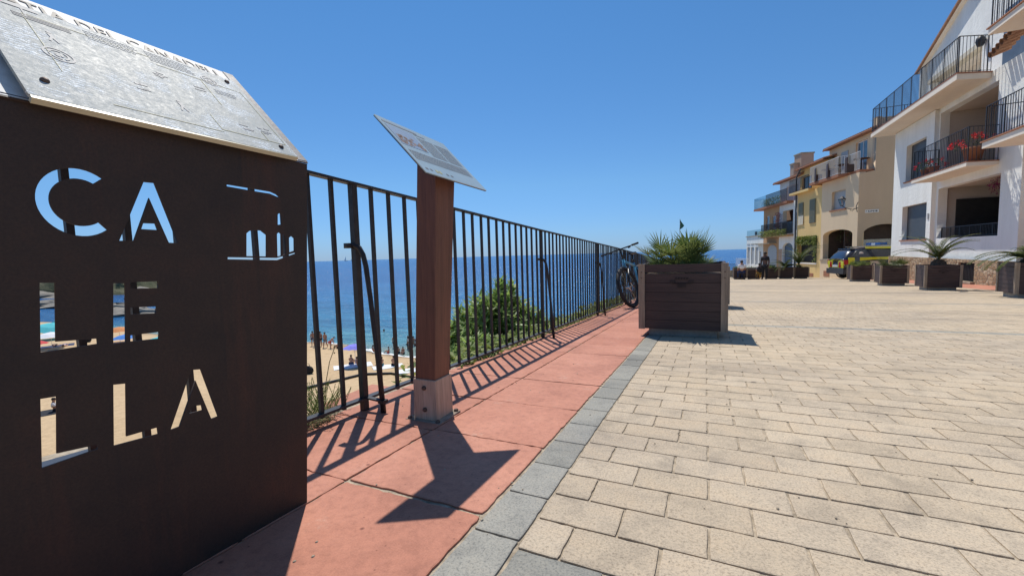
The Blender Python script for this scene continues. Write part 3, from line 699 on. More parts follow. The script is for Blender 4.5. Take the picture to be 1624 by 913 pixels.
# post: top cut parallel to plate
def topz(x): return 0.978 + (-0.966-x)*(1.236-0.982)/(0.242) - 0.006
q = MB()
TX0, TX1, TY0, TY1 = -1.150, -1.055, 1.540, 1.692   # the post leans a little
vs = [(WX0, WY0, wz+.19), (WX1, WY0, wz+.19), (WX1, WY1, wz+.19), (WX0, WY1, wz+.19), (TX0, TY0, topz(TX0)), (TX1, TY0, topz(TX1)), (TX1, TY1, topz(TX1)), (TX0, TY1, topz(TX0))]
q.add([po @ Vector(v) for v in vs], [(0, 3, 2, 1), (4, 5, 6, 7), (0, 1, 5, 4), (1, 2, 6, 5), (2, 3, 7, 6), (3, 0, 4, 7)])
pw = q.build('post', M['post_wood'], post)
bv = pw.modifiers.new('b', 'BEVEL'); bv.width = 0.004; bv.segments = 2
q = MB(); e = 0.007; q.box(WX0-e, WX1+e, WY0-e, WY1+e, wz+.006, wz+.193, po); q = q.build('base_sleeve', M['sleeve'], post); bv = q.modifiers.new('b', 'BEVEL'); bv.width = 0.003; bv.segments = 2
q = MB(); q.box(WX0-.042, WX1+.034, WY0-.03, WY1+.03, wz-.004, wz+.007, po); bp = q.build('base_plate', M['galv'], post)
def bolt(c, axis, parent, off, r=0.011, h=0.012, mat='rust'):
    q = MB(); rot = Vector(axis).to_track_quat('Z', 'Y').to_matrix().to_4x4()
    q.lathe([(0.0, h), (r*.7, h*.9), (r, h*.5), (r, 0)], 8, (0, 0, 0), off @ Matrix.Translation(c) @ rot); return q.build('bolt', M[mat], parent, True)
for z in (0.055, 0.155):
    bolt(((WX0+WX1)/2, WY0-e, wz+z), (0, -1, 0), post, po)
for (x, y) in ((WX0-.026, WY0-.016), (WX1+.018, WY0-.016), (WX1+.018, WY1+.016), (WX0-.026, WY1+.016)): bolt((x, y, wz+.007), (0, 0, 1), post, po)
# print on the plate
PQ = po @ FQ
q = MB()
def qb(a, b_, c, d): q.box(a*PW, b_*PW, c*PH, d*PH, 0.0002, 0.0009, PQ)
qb(0.04, 0.40, 0.50, 0.86); q.build('picture_sky', M['print_blue'], s1)
q = MB(); rr = random.Random(8)
for k in range(60):
    a = 0.05+rr.random()*0.32; c = 0.51+rr.random()*0.17; q.box(a*PW, (a+.03)*PW, c*PH, (c+.03)*PH, 0.001, 0.0013, PQ)
q.build('picture_town', M['print_brown'], s1)
q = MB()
for (x0, x1, ya, yb, n_) in ((0.44, 0.68, 0.45, 0.84, 14), (0.71, 0.95, 0.45, 0.84, 14), (0.05, 0.95, 0.24, 0.42, 8)):
    for k in range(n_):
        y = ya+(yb-ya)*k/n_; x = x0
        while x < x1:
            ww = rr.uniform(.008, .03); 
            q.box(x*PW, min(x+ww, x1)*PW, y*PH, (y+.013)*PH, 0.0003, 0.001, PQ); x += ww+.005
q.build('small_print', M['print_mid'], s1)
q = MB(); q.box(.04*PW, .5*PW, .90*PH, .93*PH, .0003, .001, PQ); q.box(.44*PW, .6*PW, .87*PH, .89*PH, .0003, .001, PQ)
for a in (0.06, 0.12, 0.36, 0.43): q.box(a*PW, (a+.03)*PW, .07*PH, .10*PH, .0003, .001, PQ)
q.build('headline', M['print_grey'], s1)
q = MB()
for a in (0.2, 0.25): q.box(a*PW, (a+.03)*PW, .06*PH, .11*PH, .0003, .001, PQ)
q.build('yellow_emblem', M['print_yellow'], s1)

# ================================================================ FENCE
FXp = -1.53
def rz(y): return 1.0985-0.0455*y if y < 4.04 else (0.9147-0.040*(y-4.04) if y < 8 else 0.7563 + (gz(FXp, y)-gz(FXp, 8)))
def bzr(y): return gz(FXp, y)+0.062
fen = empty('iron_railing', (FXp, 1.53, gz(FXp, 1.53)), 0, 'long black iron railing of thin uprights along the terracotta footpath above the beach', 'railing')
fo = Matrix.Translation(-Vector(fen.location))
ynodes = [-1.0+0.5*i for i in range(64)]
q = MB()
for a, b_ in zip(ynodes[:-1], ynodes[1:]): 
    for (x0, x1, h) in ((-0.019, 0.019, 0.012),):
        vs = [(FXp+x, y, rz(y)+z) for y in (a, b_) for x, z in ((x0, -h), (x1, -h), (x1, 0.0), (x0, 0.0))]
        q.add([fo @ Vector(v) for v in vs], [(0, 1, 5, 4), (1, 2, 6, 5), (2, 3, 7, 6), (3, 0, 4, 7)])
q.build('top_rail', M['iron_rail'], fen)
q = MB()
for a, b_ in zip(ynodes[:-1], ynodes[1:]):
    vs = [(FXp+x, y, bzr(y)+z) for y in (a, b_) for x, z in ((-.019, -.009), (.019, -.009), (.019, 0.003), (-.019, 0.003))]
    q.add([fo @ Vector(v) for v in vs], [(0, 1, 5, 4), (1, 2, 6, 5), (2, 3, 7, 6), (3, 0, 4, 7)])
q.build('bottom_rail', M['iron_rail'], fen)
posts_y = [-0.97, 1.53, 4.05, 6.5, 9.0, 11.5, 14.0, 16.5, 19, 21.5, 24, 26.5, 29]
bal = []
for i in range(len(posts_y)-1):
    a, b_ = posts_y[i], posts_y[i+1]; n_ = 20
    for k in range(1, n_): bal.append(a+(b_-a)*k/n_)
rest = MB(); cnt = 0
for y in sorted(bal):
    mb = MB(); lean = random.uniform(-.004, .004); top = rz(y)-0.006; bot = bzr(y)-0.02
    mb.bar(fo @ Vector((FXp+random.uniform(-.003, .003), y+lean, bot)), fo @ Vector((FXp+random.uniform(-.002, .002), y+random.uniform(-.003, .003), top)), 0.0162, 0.0162)
    if y > 0.2 and cnt < 98: mb.build('baluster', M['iron'], fen); cnt += 1
    else: rest.add(mb.v, mb.f)
tag(rest.build('far_balusters', M['iron'], fen), kind='stuff')
for y in posts_y:
    g = gz(FXp, y); q = MB(); q.box(FXp-.014, FXp+.014, y-.016, y+.016, g-.01, rz(y)-.004, fo); q.build('post', M['iron'], fen)
    if y < 20:
        zc = rz(y)-0.30; X2 = FXp+0.115
        pts = [(FXp-.03, y-.03, zc+.0), (FXp+.012, y-.02, zc+.002), (FXp+.035, y-.012, zc-.012), (FXp+.05, y-.006, zc-.045), (FXp+.06, y-.002, zc-.1), (FXp+.075, y, zc-.25), (FXp+.10, y+.003, g+.25), (X2, y+.005, g+.0)]
        q = MB(); q.tube([fo @ Vector(p) for p in pts], [.010, .011, .0125, .0125, .0125, .012, .0125, .0135], 8); q.box(FXp-.03, FXp+.005, y-.045, y-.016, zc-.012, zc+.012, fo); st = q.build('stay', M['iron'], fen, True)
        q = MB(); q.bar(fo @ Vector((FXp, y, g+.068)), fo @ Vector((X2+.015, y+.005, g+.058)), 0.026, 0.008); q.box(X2-.018, X2+.018, y-.012, y+.02, g+.05, g+.066, fo); q.build('strap', M['iron'], st)
# far railing closing the plaza and sea side beyond
ff = empty('iron_railing', (1.2, 33.6, gz(1.2, 33.6)), 0, 'short dark railing closing the far end of the plaza beside the white house', 'railing')
fo2 = Matrix.Translation(-Vector(ff.location)); q = MB(); q2 = MB()
fa, fb = Vector((-1.53, 31.0)), Vector((2.1, 36.0))
for k in range(53):
    p = fa.lerp(fb, k/52); g = gz(p.x, p.y); q.bar(fo2 @ Vector((p.x, p.y, g)), fo2 @ Vector((p.x, p.y, g+1.1)), .016, .016)
q2.bar(fo2 @ Vector((fa.x, fa.y, gz(*fa)+1.1)), fo2 @ Vector((fb.x, fb.y, gz(*fb)+1.1)), .04, .02)
q.build('balusters', M['iron'], ff); q2.build('top_rail', M['iron_rail'], ff)

# ---- steps landing and handrail beyond the railing
st = empty('concrete_landing', (-2.1, 1.9, -0.45), 0, 'small concrete landing with red tiled top just beyond the railing', 'landing')
so_ = Matrix.Translation(-Vector(st.location))
q = MB(); q.box(-2.12, -1.80, 1.78, 2.2, -0.55, -0.235, so_); q.build('concrete_block', M['concrete'], st)
q = MB(); q.box(-2.13, -1.79, 1.77, 2.21, -0.233, -0.215, so_); q.build('tile_top', M['tile'], st)
q = MB(); q.tube([(-2.1, 0.9, -0.13), (-2.25, 1.5, -0.11), (-2.3, 1.85, -0.145), (-2.3, 2.3, -0.185), (-2.3, 2.6, -0.26), (-2.3, 2.95, -0.40), (-2.3, 3.4, -0.62), (-2.3, 4.2, -1.1)], 0.011, 8)
hr = q.build('handrail', M['iron'], None, True); tag(hr, 'thin dark curved handrail descending outside the railing', 'handrail')

# ================================================================ PLANTS helpers
def leaf(mb, base, d, L, w, up=Vector((0, 0, 1)), droop=0.2, seg=3):
    d = Vector(d).normalized(); side = d.cross(up)
    if side.length < 1e-3: side = Vector((1, 0, 0))
    side.normalize(); nn = side.cross(d); pts = []
    for i in range(seg+1):
        t = i/seg; p = Vector(base)+d*L*t-Vector((0, 0, 1))*droop*L*t*t
        ww = w*(math.sin(math.pi*(0.12+0.88*t))**0.7) if t < 1 else 0.0
        pts.append((p+side*ww/2+nn*w*0.12, p-side*ww/2+nn*w*0.12))
    vs = [x for pr in pts for x in pr]; fs = [(2*i, 2*i+1, 2*i+3, 2*i+2) for i in range(seg)]
    mb.add(vs, fs)
def rdir(rng, zlo=-1, zhi=1):
    a = rng.uniform(0, 2*math.pi); z = rng.uniform(zlo, zhi); r = math.sqrt(max(0, 1-z*z)); return Vector((r*math.cos(a), r*math.sin(a), z))

def fan_palm(c, ext, n_fans, rng, parent, name='fronds', mat='leaf_palm', seglen=(.20, .34), pet=(.1, .32)):
    mb = MB(); stm = MB()
    for k in range(n_fans):
        a = 2*math.pi*k/n_fans*1.0+rng.uniform(-.4, .4)
        elv = rng.uniform(R(12), R(80)); L = rng.uniform(*pet)
        r0 = Vector((rng.uniform(-1, 1)*ext[0], rng.uniform(-1, 1)*ext[1], 0))
        d = Vector((math.cos(a)*math.cos(elv), math.sin(a)*math.cos(elv), math.sin(elv)))
        b0 = Vector(c)+r0; tip = b0+d*L
        stm.tube([b0, b0+d*L*.5+Vector((0, 0, .01)), tip], .004, 4, False)
        side = d.cross(Vector((0, 0, 1))).normalized(); un = side.cross(d)
        ns = 13; S = rng.uniform(*seglen); fold = rng.uniform(.1, .4)
        for i in range(ns):
            th = R(-78+156*i/(ns-1)); dd = d*math.cos(th)+side*math.sin(th)+un*fold*(abs(math.sin(th)))
            leaf(mb, tip, dd, S*(1-.3*abs(math.sin(th)))*rng.uniform(.9, 1.05), S*.062, un, rng.uniform(0.02, .12), 2)
    o = mb.build(name, M[mat], parent); stm.build('stalks', M['leaf_palm_dark'], parent); return o

def feather_palm(c, n_fr, L, rng, parent, trunk_h=.18, trunk_r=.09, mat='leaf_palm_dark', elv_rng=(25, 80), wl=0.16):
    q = MB(); q.lathe([(trunk_r*.8, -.05), (trunk_r*1.15, trunk_h*.3), (trunk_r, trunk_h*.8), (trunk_r*.4, trunk_h*1.1)], 12, c)
    for k in range(60):
        a = rng.uniform(0, 6.28); z = rng.uniform(0, trunk_h); b0 = Vector(c)+Vector((math.cos(a)*trunk_r*.8, math.sin(a)*trunk_r*.8, z))
        leaf(q, b0, Vector((math.cos(a), math.sin(a), .9)), trunk_r*1.2, .03, Vector((0, 0, 1)), .1, 1)
    q.build('trunk', M['bark'], parent)
    mb = MB()
    for k in range(n_fr):
        a = 2*math.pi*(k+rng.uniform(-.25, .25))/n_fr; elv = R(rng.uniform(*elv_rng)); LL = L*rng.uniform(.8, 1.1)
        d = Vector((math.cos(a), math.sin(a), 0)); p = Vector(c)+Vector((0, 0, trunk_h)); cur = elv; pts = [p.copy()]; ns = 14
        for i in range(ns):
            p = p+(d*math.cos(cur)+Vector((0, 0, 1))*math.sin(cur))*LL/ns; pts.append(p.copy()); cur -= R(90)/ns*rng.uniform(.75, 1.05)
        mb.tube(pts, [0.012*(1-.85*i/ns) for i in range(ns+1)], 4, False)
        side = d.cross(Vector((0, 0, 1))).normalized()
        for i in range(2, ns+1):
            for sgn in (-1, 1):
                for h in (0, .5):
                    b0 = pts[i-1].lerp(pts[i], h); f = (pts[i]-pts[i-1]).normalized()
                    t = i/ns; ll = wl*(1.15-0.75*t)*rng.uniform(.85, 1.1)
                    leaf(mb, b0, side*sgn*.9+f*.75+Vector((0, 0, .35)), ll, .02+.02*wl/.3, Vector((0, 0, 1)), .25, 2)
    return mb.build('fronds', M[mat], parent)

# ================================================================ PLANTERS
def make_planter(label, group=None, w=.82, d=.76, hb=.665, base_h=.10, slot=True):
    """origin: ground centre. planked box on a concrete pedestal with L corner boards"""
    t = empty('planter_box', (0, 0, 0), 0, label, 'planter', group)
    q = MB(); q.box(-w/2+.085, w/2-.085, -d/2+.085, d/2-.085, -.05, base_h+.005); q.build('pedestal', M['concrete'], t)
    n_ = 7; ph = (hb-.0)/n_; z0 = base_h
    rng = random.Random(5)
    fr = [MB(), MB()]; sd = [MB(), MB()]
    for k in range(n_):
        za = z0+k*ph+.0015; zb_ = z0+(k+1)*ph-.0015
        if k == n_-1: za += .012
        for s in (-1, 1):
            off = rng.uniform(-.0015, .0015)
            y = s*(d/2-.015)+off; fr[(s+1)//2].box(-w/2+.03, w/2-.03, y-.012, y+.012, za, zb_)
            x = s*(w/2-.015)+off; sd[(s+1)//2].box(x-.012, x+.012, -d/2+.03, d/2-.03, za, zb_)
    fr[0].build('front_planks', M['plank'], t); fr[1].build('back_planks', M['plank'], t)
    for k in (0, 1): sd[k].build('side_planks', M['plank_y'], t)
    q = MB(); q.box(-w/2+.05, w/2-.05, -d/2+.05, d/2-.05, z0+.01, z0+hb-.10); q.build('soil', M['soil'], t)
    lab = None
    for sx_ in (-1, 1):
        for sy_ in (-1, 1):
            q = MB(); X = sx_*w/2; Y = sy_*d/2
            xa, xb = sorted((X+sx_*.008, X-sx_*.055)); ya, yb = sorted((Y+sy_*.008, Y-sy_*.012))
            q.box(xa, xb, ya, yb, z0-.004, z0+hb+.004)
            xa, xb = sorted((X+sx_*.008, X-sx_*.012)); ya, yb = sorted((Y-sy_*.0125, Y-sy_*.055))
            q.box(xa, xb, ya, yb, z0-.004, z0+hb+.004)
            c = q.build('corner_board', M['corner_wood'], t)
            if sy_ < 0:
                for z in (.08, .14):
                    q = MB(); q.ball((X-sx_*.022, Y-.0085, z0+hb-z), .006, 6, 4); q.build('screw', M['rust'], c)
    q = MB(); q.box(-.09, .09, -d/2+.0015-.006, -d/2+.003, z0+hb-.20, z0+hb-.195)   # burnt-in emblem: crown over a band
    for k in range(5): q.box(-.06+k*.026, -.045+k*.026, -d/2-.0045, -d/2+.002, z0+hb-.155, z0+hb-.135)
    q.box(-.11, -.06, -d/2-.0045, -d/2+.002, z0+hb-.19, z0+hb-.165); q.box(.06, .11, -d/2-.0045, -d/2+.002, z0+hb-.19, z0+hb-.165); q.box(-.04, .04, -d/2-.0045, -d/2+.002, z0+hb-.235, z0+hb-.205)
    q.build('burnt_emblem', M['burnt'], t)
    return t
def put(t, x, y, rz_=0.0, dz=0):
    t.location = (x, y, gz(x, y)+dz); t.rotation_euler = (0, 0, rz_); return t
P0 = make_planter('big dark planked planter with pale corner boards nearest the camera beside the footpath', 'wooden planters on the plaza')
put(P0, -0.215, 4.90, 0, -.005)
def planter_copy(x, y, rz_, label):
    c = copy_tree(P0); c['label'] = label; return put(c, x, y, rz_)
planter_copy(-0.02, 8.73, 0, 'dark planked planter directly behind the nearest one, beside the bicycle')
planter_copy(6.45, 12.95, R(-4), 'dark planked planter cut off by the right edge of the picture')
planter_copy(6.45, 17.05, R(-3), 'dark planked planter holding the tall arching feather palm')
planter_copy(6.42, 20.5, R(-3), 'dark planked planter with a low bushy palm, left of the arching palm')
planter_copy(6.62, 24.8, R(-3), 'dark planked planter with a shrub standing before the police car')
FAR = [(5.75, 33.3, 'far planter with an upright palm below the drainpipe of the yellow house'), (4.86, 33.0, 'far planter with a low palm before the blue arched door'),
       (4.0, 32.8, 'far planter just right of the person in black'), (2.94, 32.3, 'far planter between the seated figures'), (2.10, 32.0, 'leftmost far planter beside the white-shirted figure')]
for x, y, l in FAR: planter_copy(x, y, 0, l)
# palm in nearest planter
def plant_at(x, y, label, cat='plant', group=None, h=.60):
    return empty('palm_plant', (x, y, gz(x, y)+h), 0, label, cat, group)
rng = random.Random(21)
pz = .70
t = plant_at(-0.215, 4.9, 'spiky green fan palm filling the nearest planter', h=pz-.05)
fan_palm((0, 0, 0.045), (.20, .16), 30, rng, t, seglen=(.24, .35), pet=(.08, .30))
fan_palm((0, 0, 0.03), (.30, .22), 34, rng, t, seglen=(.14, .22), pet=(.01, .08), name='low_fronds')
t = plant_at(-0.02, 8.73, 'spiky fan palm in the planter beside the bicycle', h=pz-.05)
fan_palm((0, 0, 0.0), (.28, .2), 26, rng, t, seglen=(.15, .22), pet=(.04, .12))
t = plant_at(6.45, 17.05, 'feather palm with long arching fronds and shaggy trunk in a plaza planter', h=pz-.06)
feather_palm((0, 0, 0), 13, 1.3, rng, t, .27, .17, elv_rng=(42, 80), wl=.24)
t = plant_at(6.45, 12.95, 'broad feather palm at the right edge of the picture', h=pz-.06)
feather_palm((-.1, 0, 0), 16, 1.0, rng, t, .2, .11, elv_rng=(15, 60), wl=.22)
t = plant_at(6.42, 20.5, 'low dark bushy palm left of the arching palm', h=pz-.06)
fan_palm((0, 0, 0), (.3, .25), 40, rng, t, mat='leaf_palm_dark', seglen=(.22, .36), pet=(.05, .26))
t = plant_at(6.62, 24.8, 'low yellow-green bushy palm in front of the police car', h=pz-.06)
fan_palm((0, 0, 0), (.34, .25), 40, rng, t, mat='leaf_palm', seglen=(.2, .32), pet=(.05, .22))
t = plant_at(5.75, 33.3, 'upright feather palm below the drainpipe of the yellow house', h=pz-.1)
feather_palm((-.1, 0, 0), 14, 1.9, rng, t, .3, .13, elv_rng=(45, 85), wl=.35)
t = plant_at(4.86, 33.0, 'wide low feather palm before the blue arched door', h=pz-.1)
feather_palm((0, 0, 0), 14, 1.3, rng, t, .15, .1, elv_rng=(25, 70), wl=.35)
t = plant_at(4.0, 32.8, 'small yellowish plant in the planter right of the person in black', h=pz-.1)
fan_palm((0, 0, 0), (.25, .2), 16, rng, t, seglen=(.2, .35), pet=(.1, .25))
t = plant_at(2.10, 32.0, 'small green plant in the leftmost far planter', h=pz-.1)
fan_palm((0, 0, 0), (.25, .2), 16, rng, t, seglen=(.2, .35), pet=(.1, .2))

# ---- oleander and ground plants beyond the railing
def oleander(loc, w, h, n, rng, label, group=None, lsz=(.09, .15), mat='leaf_oleander', narrow=True):
    t = empty('oleander_bush' if narrow else 'shrub', loc, 0, label, 'shrub', group); mb = MB(); sm = MB()
    for k in range(n):
        a = rng.uniform(0, 6.283); rr_ = math.sqrt(rng.random()); 
        hh = h*(1-0.62*rr_**1.6)*rng.uniform(.55, 1.06)
        base = Vector((math.cos(a)*w[0]*rr_*.35, math.sin(a)*w[1]*rr_*.35, 0)); top = Vector((math.cos(a)*w[0]*rr_, math.sin(a)*w[1]*rr_, hh))
        mid = base.lerp(top, .55)+Vector((rng.uniform(-.05, .05), rng.uniform(-.05, .05), .05*h))
        sm.tube([base, mid, top], [.009, .006, .003], 4, False)
        d = (top-mid).normalized()
        for j in range(11):
            f = j/10; p = mid.lerp(top, .15+.85*f)
            for s in range(3):
                aa = rng.uniform(0, 6.283); o1 = d.orthogonal().normalized(); o2 = d.cross(o1)
                dd = d*rng.uniform(.35, 1.1)+(o1*math.cos(aa)+o2*math.sin(aa))
                L = rng.uniform(*lsz); leaf(mb, p, dd, L, L*(.2 if narrow else .5), d, rng.uniform(-.05, .25), 2 if narrow else 2)
    mb.build('foliage', M[mat], t); sm.build('stems', M['bark'], t); return t
rng = random.Random(4)
oleander((-2.45, 4.80, -0.95), (.84, .86), 1.24, 420, rng, 'large oleander bush with narrow leaves rising behind the railing uprights', lsz=(.11, .18))
oleander((-2.15, 3.75, -0.85), (.45, .75), .66, 260, rng, 'lower oleander clump against the railing, nearest the wooden post', lsz=(.10, .16))
oleander((-2.45, 5.02, -0.5), (.30, .34), .90, 46, rng, 'tallest loose oleander shoots sticking out of the top of the bush', lsz=(.12, .18))
gp = MB(); rng = random.Random(9)
for k in range(9000):
    y = rng.uniform(2.55, 18)
    if rng.random() > (1.0 if y < 7.5 else .5): continue
    wdt = .75 if y < 6.8 else .45; x = -1.60-rng.random()**1.3*wdt
    topz_ = gz(x, y)+(.10 if y < 7 else .16)-(abs(x+1.6)*.25)
    z = topz_-rng.random()*.25
    leaf(gp, (x, y, z), rdir(rng, -.1, 1), rng.uniform(.05, .10), rng.uniform(.03, .05), Vector((0, 0, 1)), .2, 2)
for k in range(700):
    y = rng.uniform(2.5, 9); x = -1.56-rng.random()*.06
    leaf(gp, (x, y, gz(x, y)+.0), rdir(rng, .1, 1), rng.uniform(.02, .05), .02, Vector((0, 0, 1)), .2, 2)
tag(gp.build('creeping_plants', M['leaf_ground']), kind='stuff')
def weed(loc, n, h, rng, label, mat='dry', spread=.12):
    t = empty('weed', loc, 0, label, 'weed'); mb = MB()
    for k in range(n):
        a = rng.uniform(0, 6.28); b0 = Vector((rng.uniform(-1, 1)*spread, rng.uniform(-1, 1)*spread*1.2, 0)); tip = b0+Vector((math.cos(a)*.07, math.sin(a)*.07, h*rng.uniform(.4, 1)))
        mb.tube([b0, b0.lerp(tip, .5), tip], .0016, 3, False)
        for j in range(12):
            p = b0.lerp(tip, rng.uniform(.2, 1)); leaf(mb, p, rdir(rng, -.1, .8), rng.uniform(.02, .035), .006, Vector((0, 0, 1)), .1, 1)
    mb.build('stems_and_leaves', M[mat], t); return t
weed((-1.70, 1.39, -.08), 90, .16, rng, 'dry green weed growing under the railing beside the steel sign', 'leaf_ground', .075)
weed((-1.60, 1.30, -.066), 50, .05, rng, 'low dry weed at the footpath edge beside the steel sign', 'dry', .07)
t = empty('seed_stalk', (-1.69, 1.43, -.06), 0, 'tall thin dry seed stalk rising behind the railing', 'plant'); mb = MB()
mb.tube([(0, 0, 0), (.005, .01, .12), (-.005, .05, .22), (0, .085, .29)], .0018, 4); mb.ball((0, .085, .29), .005, 6, 4); mb.ball((.004, .075, .26), .004, 6, 4); mb.build('stalk', M['dry'], t)
jw = MB(); rng = random.Random(17)   # moss in the joints
for k in range(420):
    if rng.random() < .6: x = -1.058+rng.uniform(-.004, .004); y = rng.uniform(.3, 4)
    else: y = .963+.477*rng.randint(-1, 5)+rng.uniform(-.004, .004); x = rng.uniform(-1.62, -.56)
    leaf(jw, (x, y, gz(x, y)-.006), rdir(rng, .2, 1), rng.uniform(.004, .010), .004, Vector((0, 0, 1)), .1, 1)
tag(jw.build('joint_moss', M['dry']), kind='stuff')
peb = MB()
for k in range(260):
    x = rng.uniform(-1.6, 3.5); y = rng.uniform(.5, 5) if rng.random() < .8 else rng.uniform(.5, 2); s = rng.uniform(.0015, .0045)
    peb.ball((x, y, gz(x, y)+s*.5), s, 5, 4, (1, 1.3, .7))
tag(peb.build('scattered_grit', M['joint']), kind='stuff')

# ================================================================ BICYCLE
def bicycle():
    t = empty('bicycle', (0, 0, 0), 0, 'light blue mountain bicycle leaning on the railing behind the nearest planter', 'bicycle')
    Rw = .355
    def wheel(cx, steer, name):
        mt = Matrix.Translation((cx, 0, Rw+.02)) @ Matrix.Rotation(steer, 4, 'Z')
        wh = MB(); wh.torus(Rw-.012, .032, mt, 48, 8); w_ = wh.build(name, M['rubber'], t, True)
        rm = MB(); rm.torus(Rw-.05, .014, mt, 48, 6); rm.build('rim', M['bike_black'], w_, True)
        sp = MB()
        for k in range(28):
            a = 2*math.pi*k/28; sp.tube([mt @ Vector((0.02*math.cos(a+.8), (.03 if k % 2 else -.03), .02*math.sin(a+.8))), mt @ Vector(((Rw-.06)*math.cos(a), 0, (Rw-.06)*math.sin(a)))], .0012, 3, False)
        sp.tube([mt @ Vector((0, -.05, 0)), mt @ Vector((0, .05, 0))], .02, 10); sp.build('spokes', M['chrome'], w_)
        dk = MB(); mt2 = mt @ Matrix.Translation((0, .04, 0)); dk.torus(.075, .006, mt2, 24, 4); dk.build('brake_disc', M['chrome'], w_)
        return w_
    fz = Rw+.02; steer = R(-10)
    sh = Matrix.Translation((0, 0, 0))
    wheel(0.0, steer, 'wheel'); wheel(-1.12, 0, 'wheel')
    hd_b, hd_t = Vector((-.155, 0, .72)), Vector((-.205, 0, .88))
    bb = Vector((-.70, 0, .34)); st_t = Vector((-.86, 0, .80)); ra = Vector((-1.12, 0, fz))
    f = MB(); f.tube([hd_b+Vector((0.01, 0, -.03)), hd_t], .024, 10); f.tube([hd_b, bb], .026, 10); f.tube([hd_t+Vector((.01, 0, -.03)), st_t+Vector((.01, 0, -.06))], .021, 10); f.tube([bb, st_t], .018, 10)
    for s in (-1, 1):
        f.tube([bb+Vector((0, s*.03, 0)), ra+Vector((0, s*.06, 0))], .011, 6); f.tube([st_t+Vector((0, s*.015, -.08)), ra+Vector((0, s*.06, 0))], .009, 6)
    f.build('frame', M['bike_blue'], t, True)
    S = Matrix.Translation(hd_b) @ Matrix.Rotation(steer, 4, 'Z') @ Matrix.Translation(-hd_b)
    fk = MB()
    for s in (-1, 1): fk.tube([S @ Vector((hd_b.x+.01, s*.065, hd_b.z-.03)), S @ Vector((-.03, s*.065, .5)), S @ Vector((0, s*.06, fz))], [.02, .019, .014], 8)
    fk.tube([S @ Vector((hd_b.x+.01, -.07, hd_b.z-.03)), S @ Vector((hd_b.x+.01, .07, hd_b.z-.03))], .022, 8); fk.build('fork', M['bike_black'], t, True)
    hb = MB(); hc = S @ Vector((-.16, 0, 1.07)); sdv = (S @ Vector((0, 1, 0)) - S @ Vector((0, 0, 0))).normalized()
    hb.tube([hd_t-Vector((0, 0, .02)), hd_t+Vector((.0, 0, .08)), hc], .016, 8)
    hb.tube([hc-sdv*.37, hc-sdv*.15, hc+sdv*.15, hc+sdv*.37], .0115, 8); hbo = hb.build('handlebar', M['bike_black'], t, True)
    for s in (-1, 1):
        g = MB(); g.tube([hc+sdv*s*.25, hc+sdv*s*.375], .0175, 8); g.build('grip', M['rubber'], hbo, True)
        g = MB(); fw = Vector((.95, 0, -.2)); g.tube([hc+sdv*s*.19, hc+sdv*s*.21+fw*.04, hc+sdv*s*.32+fw*.05], .006, 5); g.box(-.025, .025, -.02, .02, -.03, .005, Matrix.Translation(hc+sdv*s*.19)); g.build('brake_lever', M['bike_black'], hbo)
    sd = MB(); sp0 = Vector((-.92, 0, .97)); sd.tube([st_t, sp0], .014, 8); sd.build('seat_post', M['bike_black'], t, True)
    sd = MB(); 
    for (xx, ww, zz) in ((0.14, .02, 0.012),): pass
    prof = [(.15, .018), (.06, .035), (-.04, .06), (-.11, .075), (-.14, .05)]
    vs = []
    for x, w_ in prof:
        for (yy, zz) in ((-w_, -.012), (-w_*.8, .018), (0, .026), (w_*.8, .018), (w_, -.012), (0, -.025)): vs.append(sp0+Vector((x, yy, zz+.02)))
    fs = [(i*6+k, i*6+(k+1) % 6, (i+1)*6+(k+1) % 6, (i+1)*6+k) for i in range(4) for k in range(6)]+[(0, 1, 2, 3, 4, 5), (29, 28, 27, 26, 25, 24)]
    sd.add(vs, fs); sd.build('saddle', M['bike_black'], t, True)
    cr = MB(); cr.torus(.075, .006, Matrix.Translation(bb+Vector((0, -.05, 0))), 24, 4)
    for s, a in ((-1, .4), (1, .4+math.pi)):
        e = bb+Vector((.17*math.cos(a), s*.08, .17*math.sin(a))); cr.bar(bb+Vector((0, s*.07, 0)), e, .022, .014); cr.box(e.x-.045, e.x+.045, min(e.y, e.y+s*.09), max(e.y, e.y+s*.09), e.z-.01, e.z+.01)
    cr.build('crankset', M['bike_black'], t)
    cb = MB(); cb.tube([hc+sdv*.18, hc+Vector((.10, .05, -.06)), hd_b+Vector((.08, .03, .02)), S @ Vector((0, .07, fz+.05))], .003, 4); cb.tube([hc-sdv*.18, hc+Vector((.12, -.04, -.08)), hd_b+Vector((.04, -.03, 0)), bb+Vector((.1, -.02, .06))], .003, 4); cb.build('cables', M['rubber'], t)
    bt = MB(); p0 = hd_b.lerp(bb, .45)+Vector((.03, 0, .05)); bt.tube([p0, p0+Vector((-.11, 0, -.10))], .03, 8); 
    return t
bk = bicycle()
# forward = towards the camera; lean towards the railing
fwd = Vector((-0.10, -0.995, 0)).normalized()
yawm = Matrix.Rotation(math.atan2(fwd.y, fwd.x), 4, 'Z')
leanm = Matrix.Rotation(R(17), 4, 'X')
bk.matrix_world = Matrix.Translation((-1.21, 8.15, gz(-1.2, 8.1))) @ yawm @ leanm @ Matrix.Scale(1.08, 4)
bk.rotation_mode = 'XYZ'

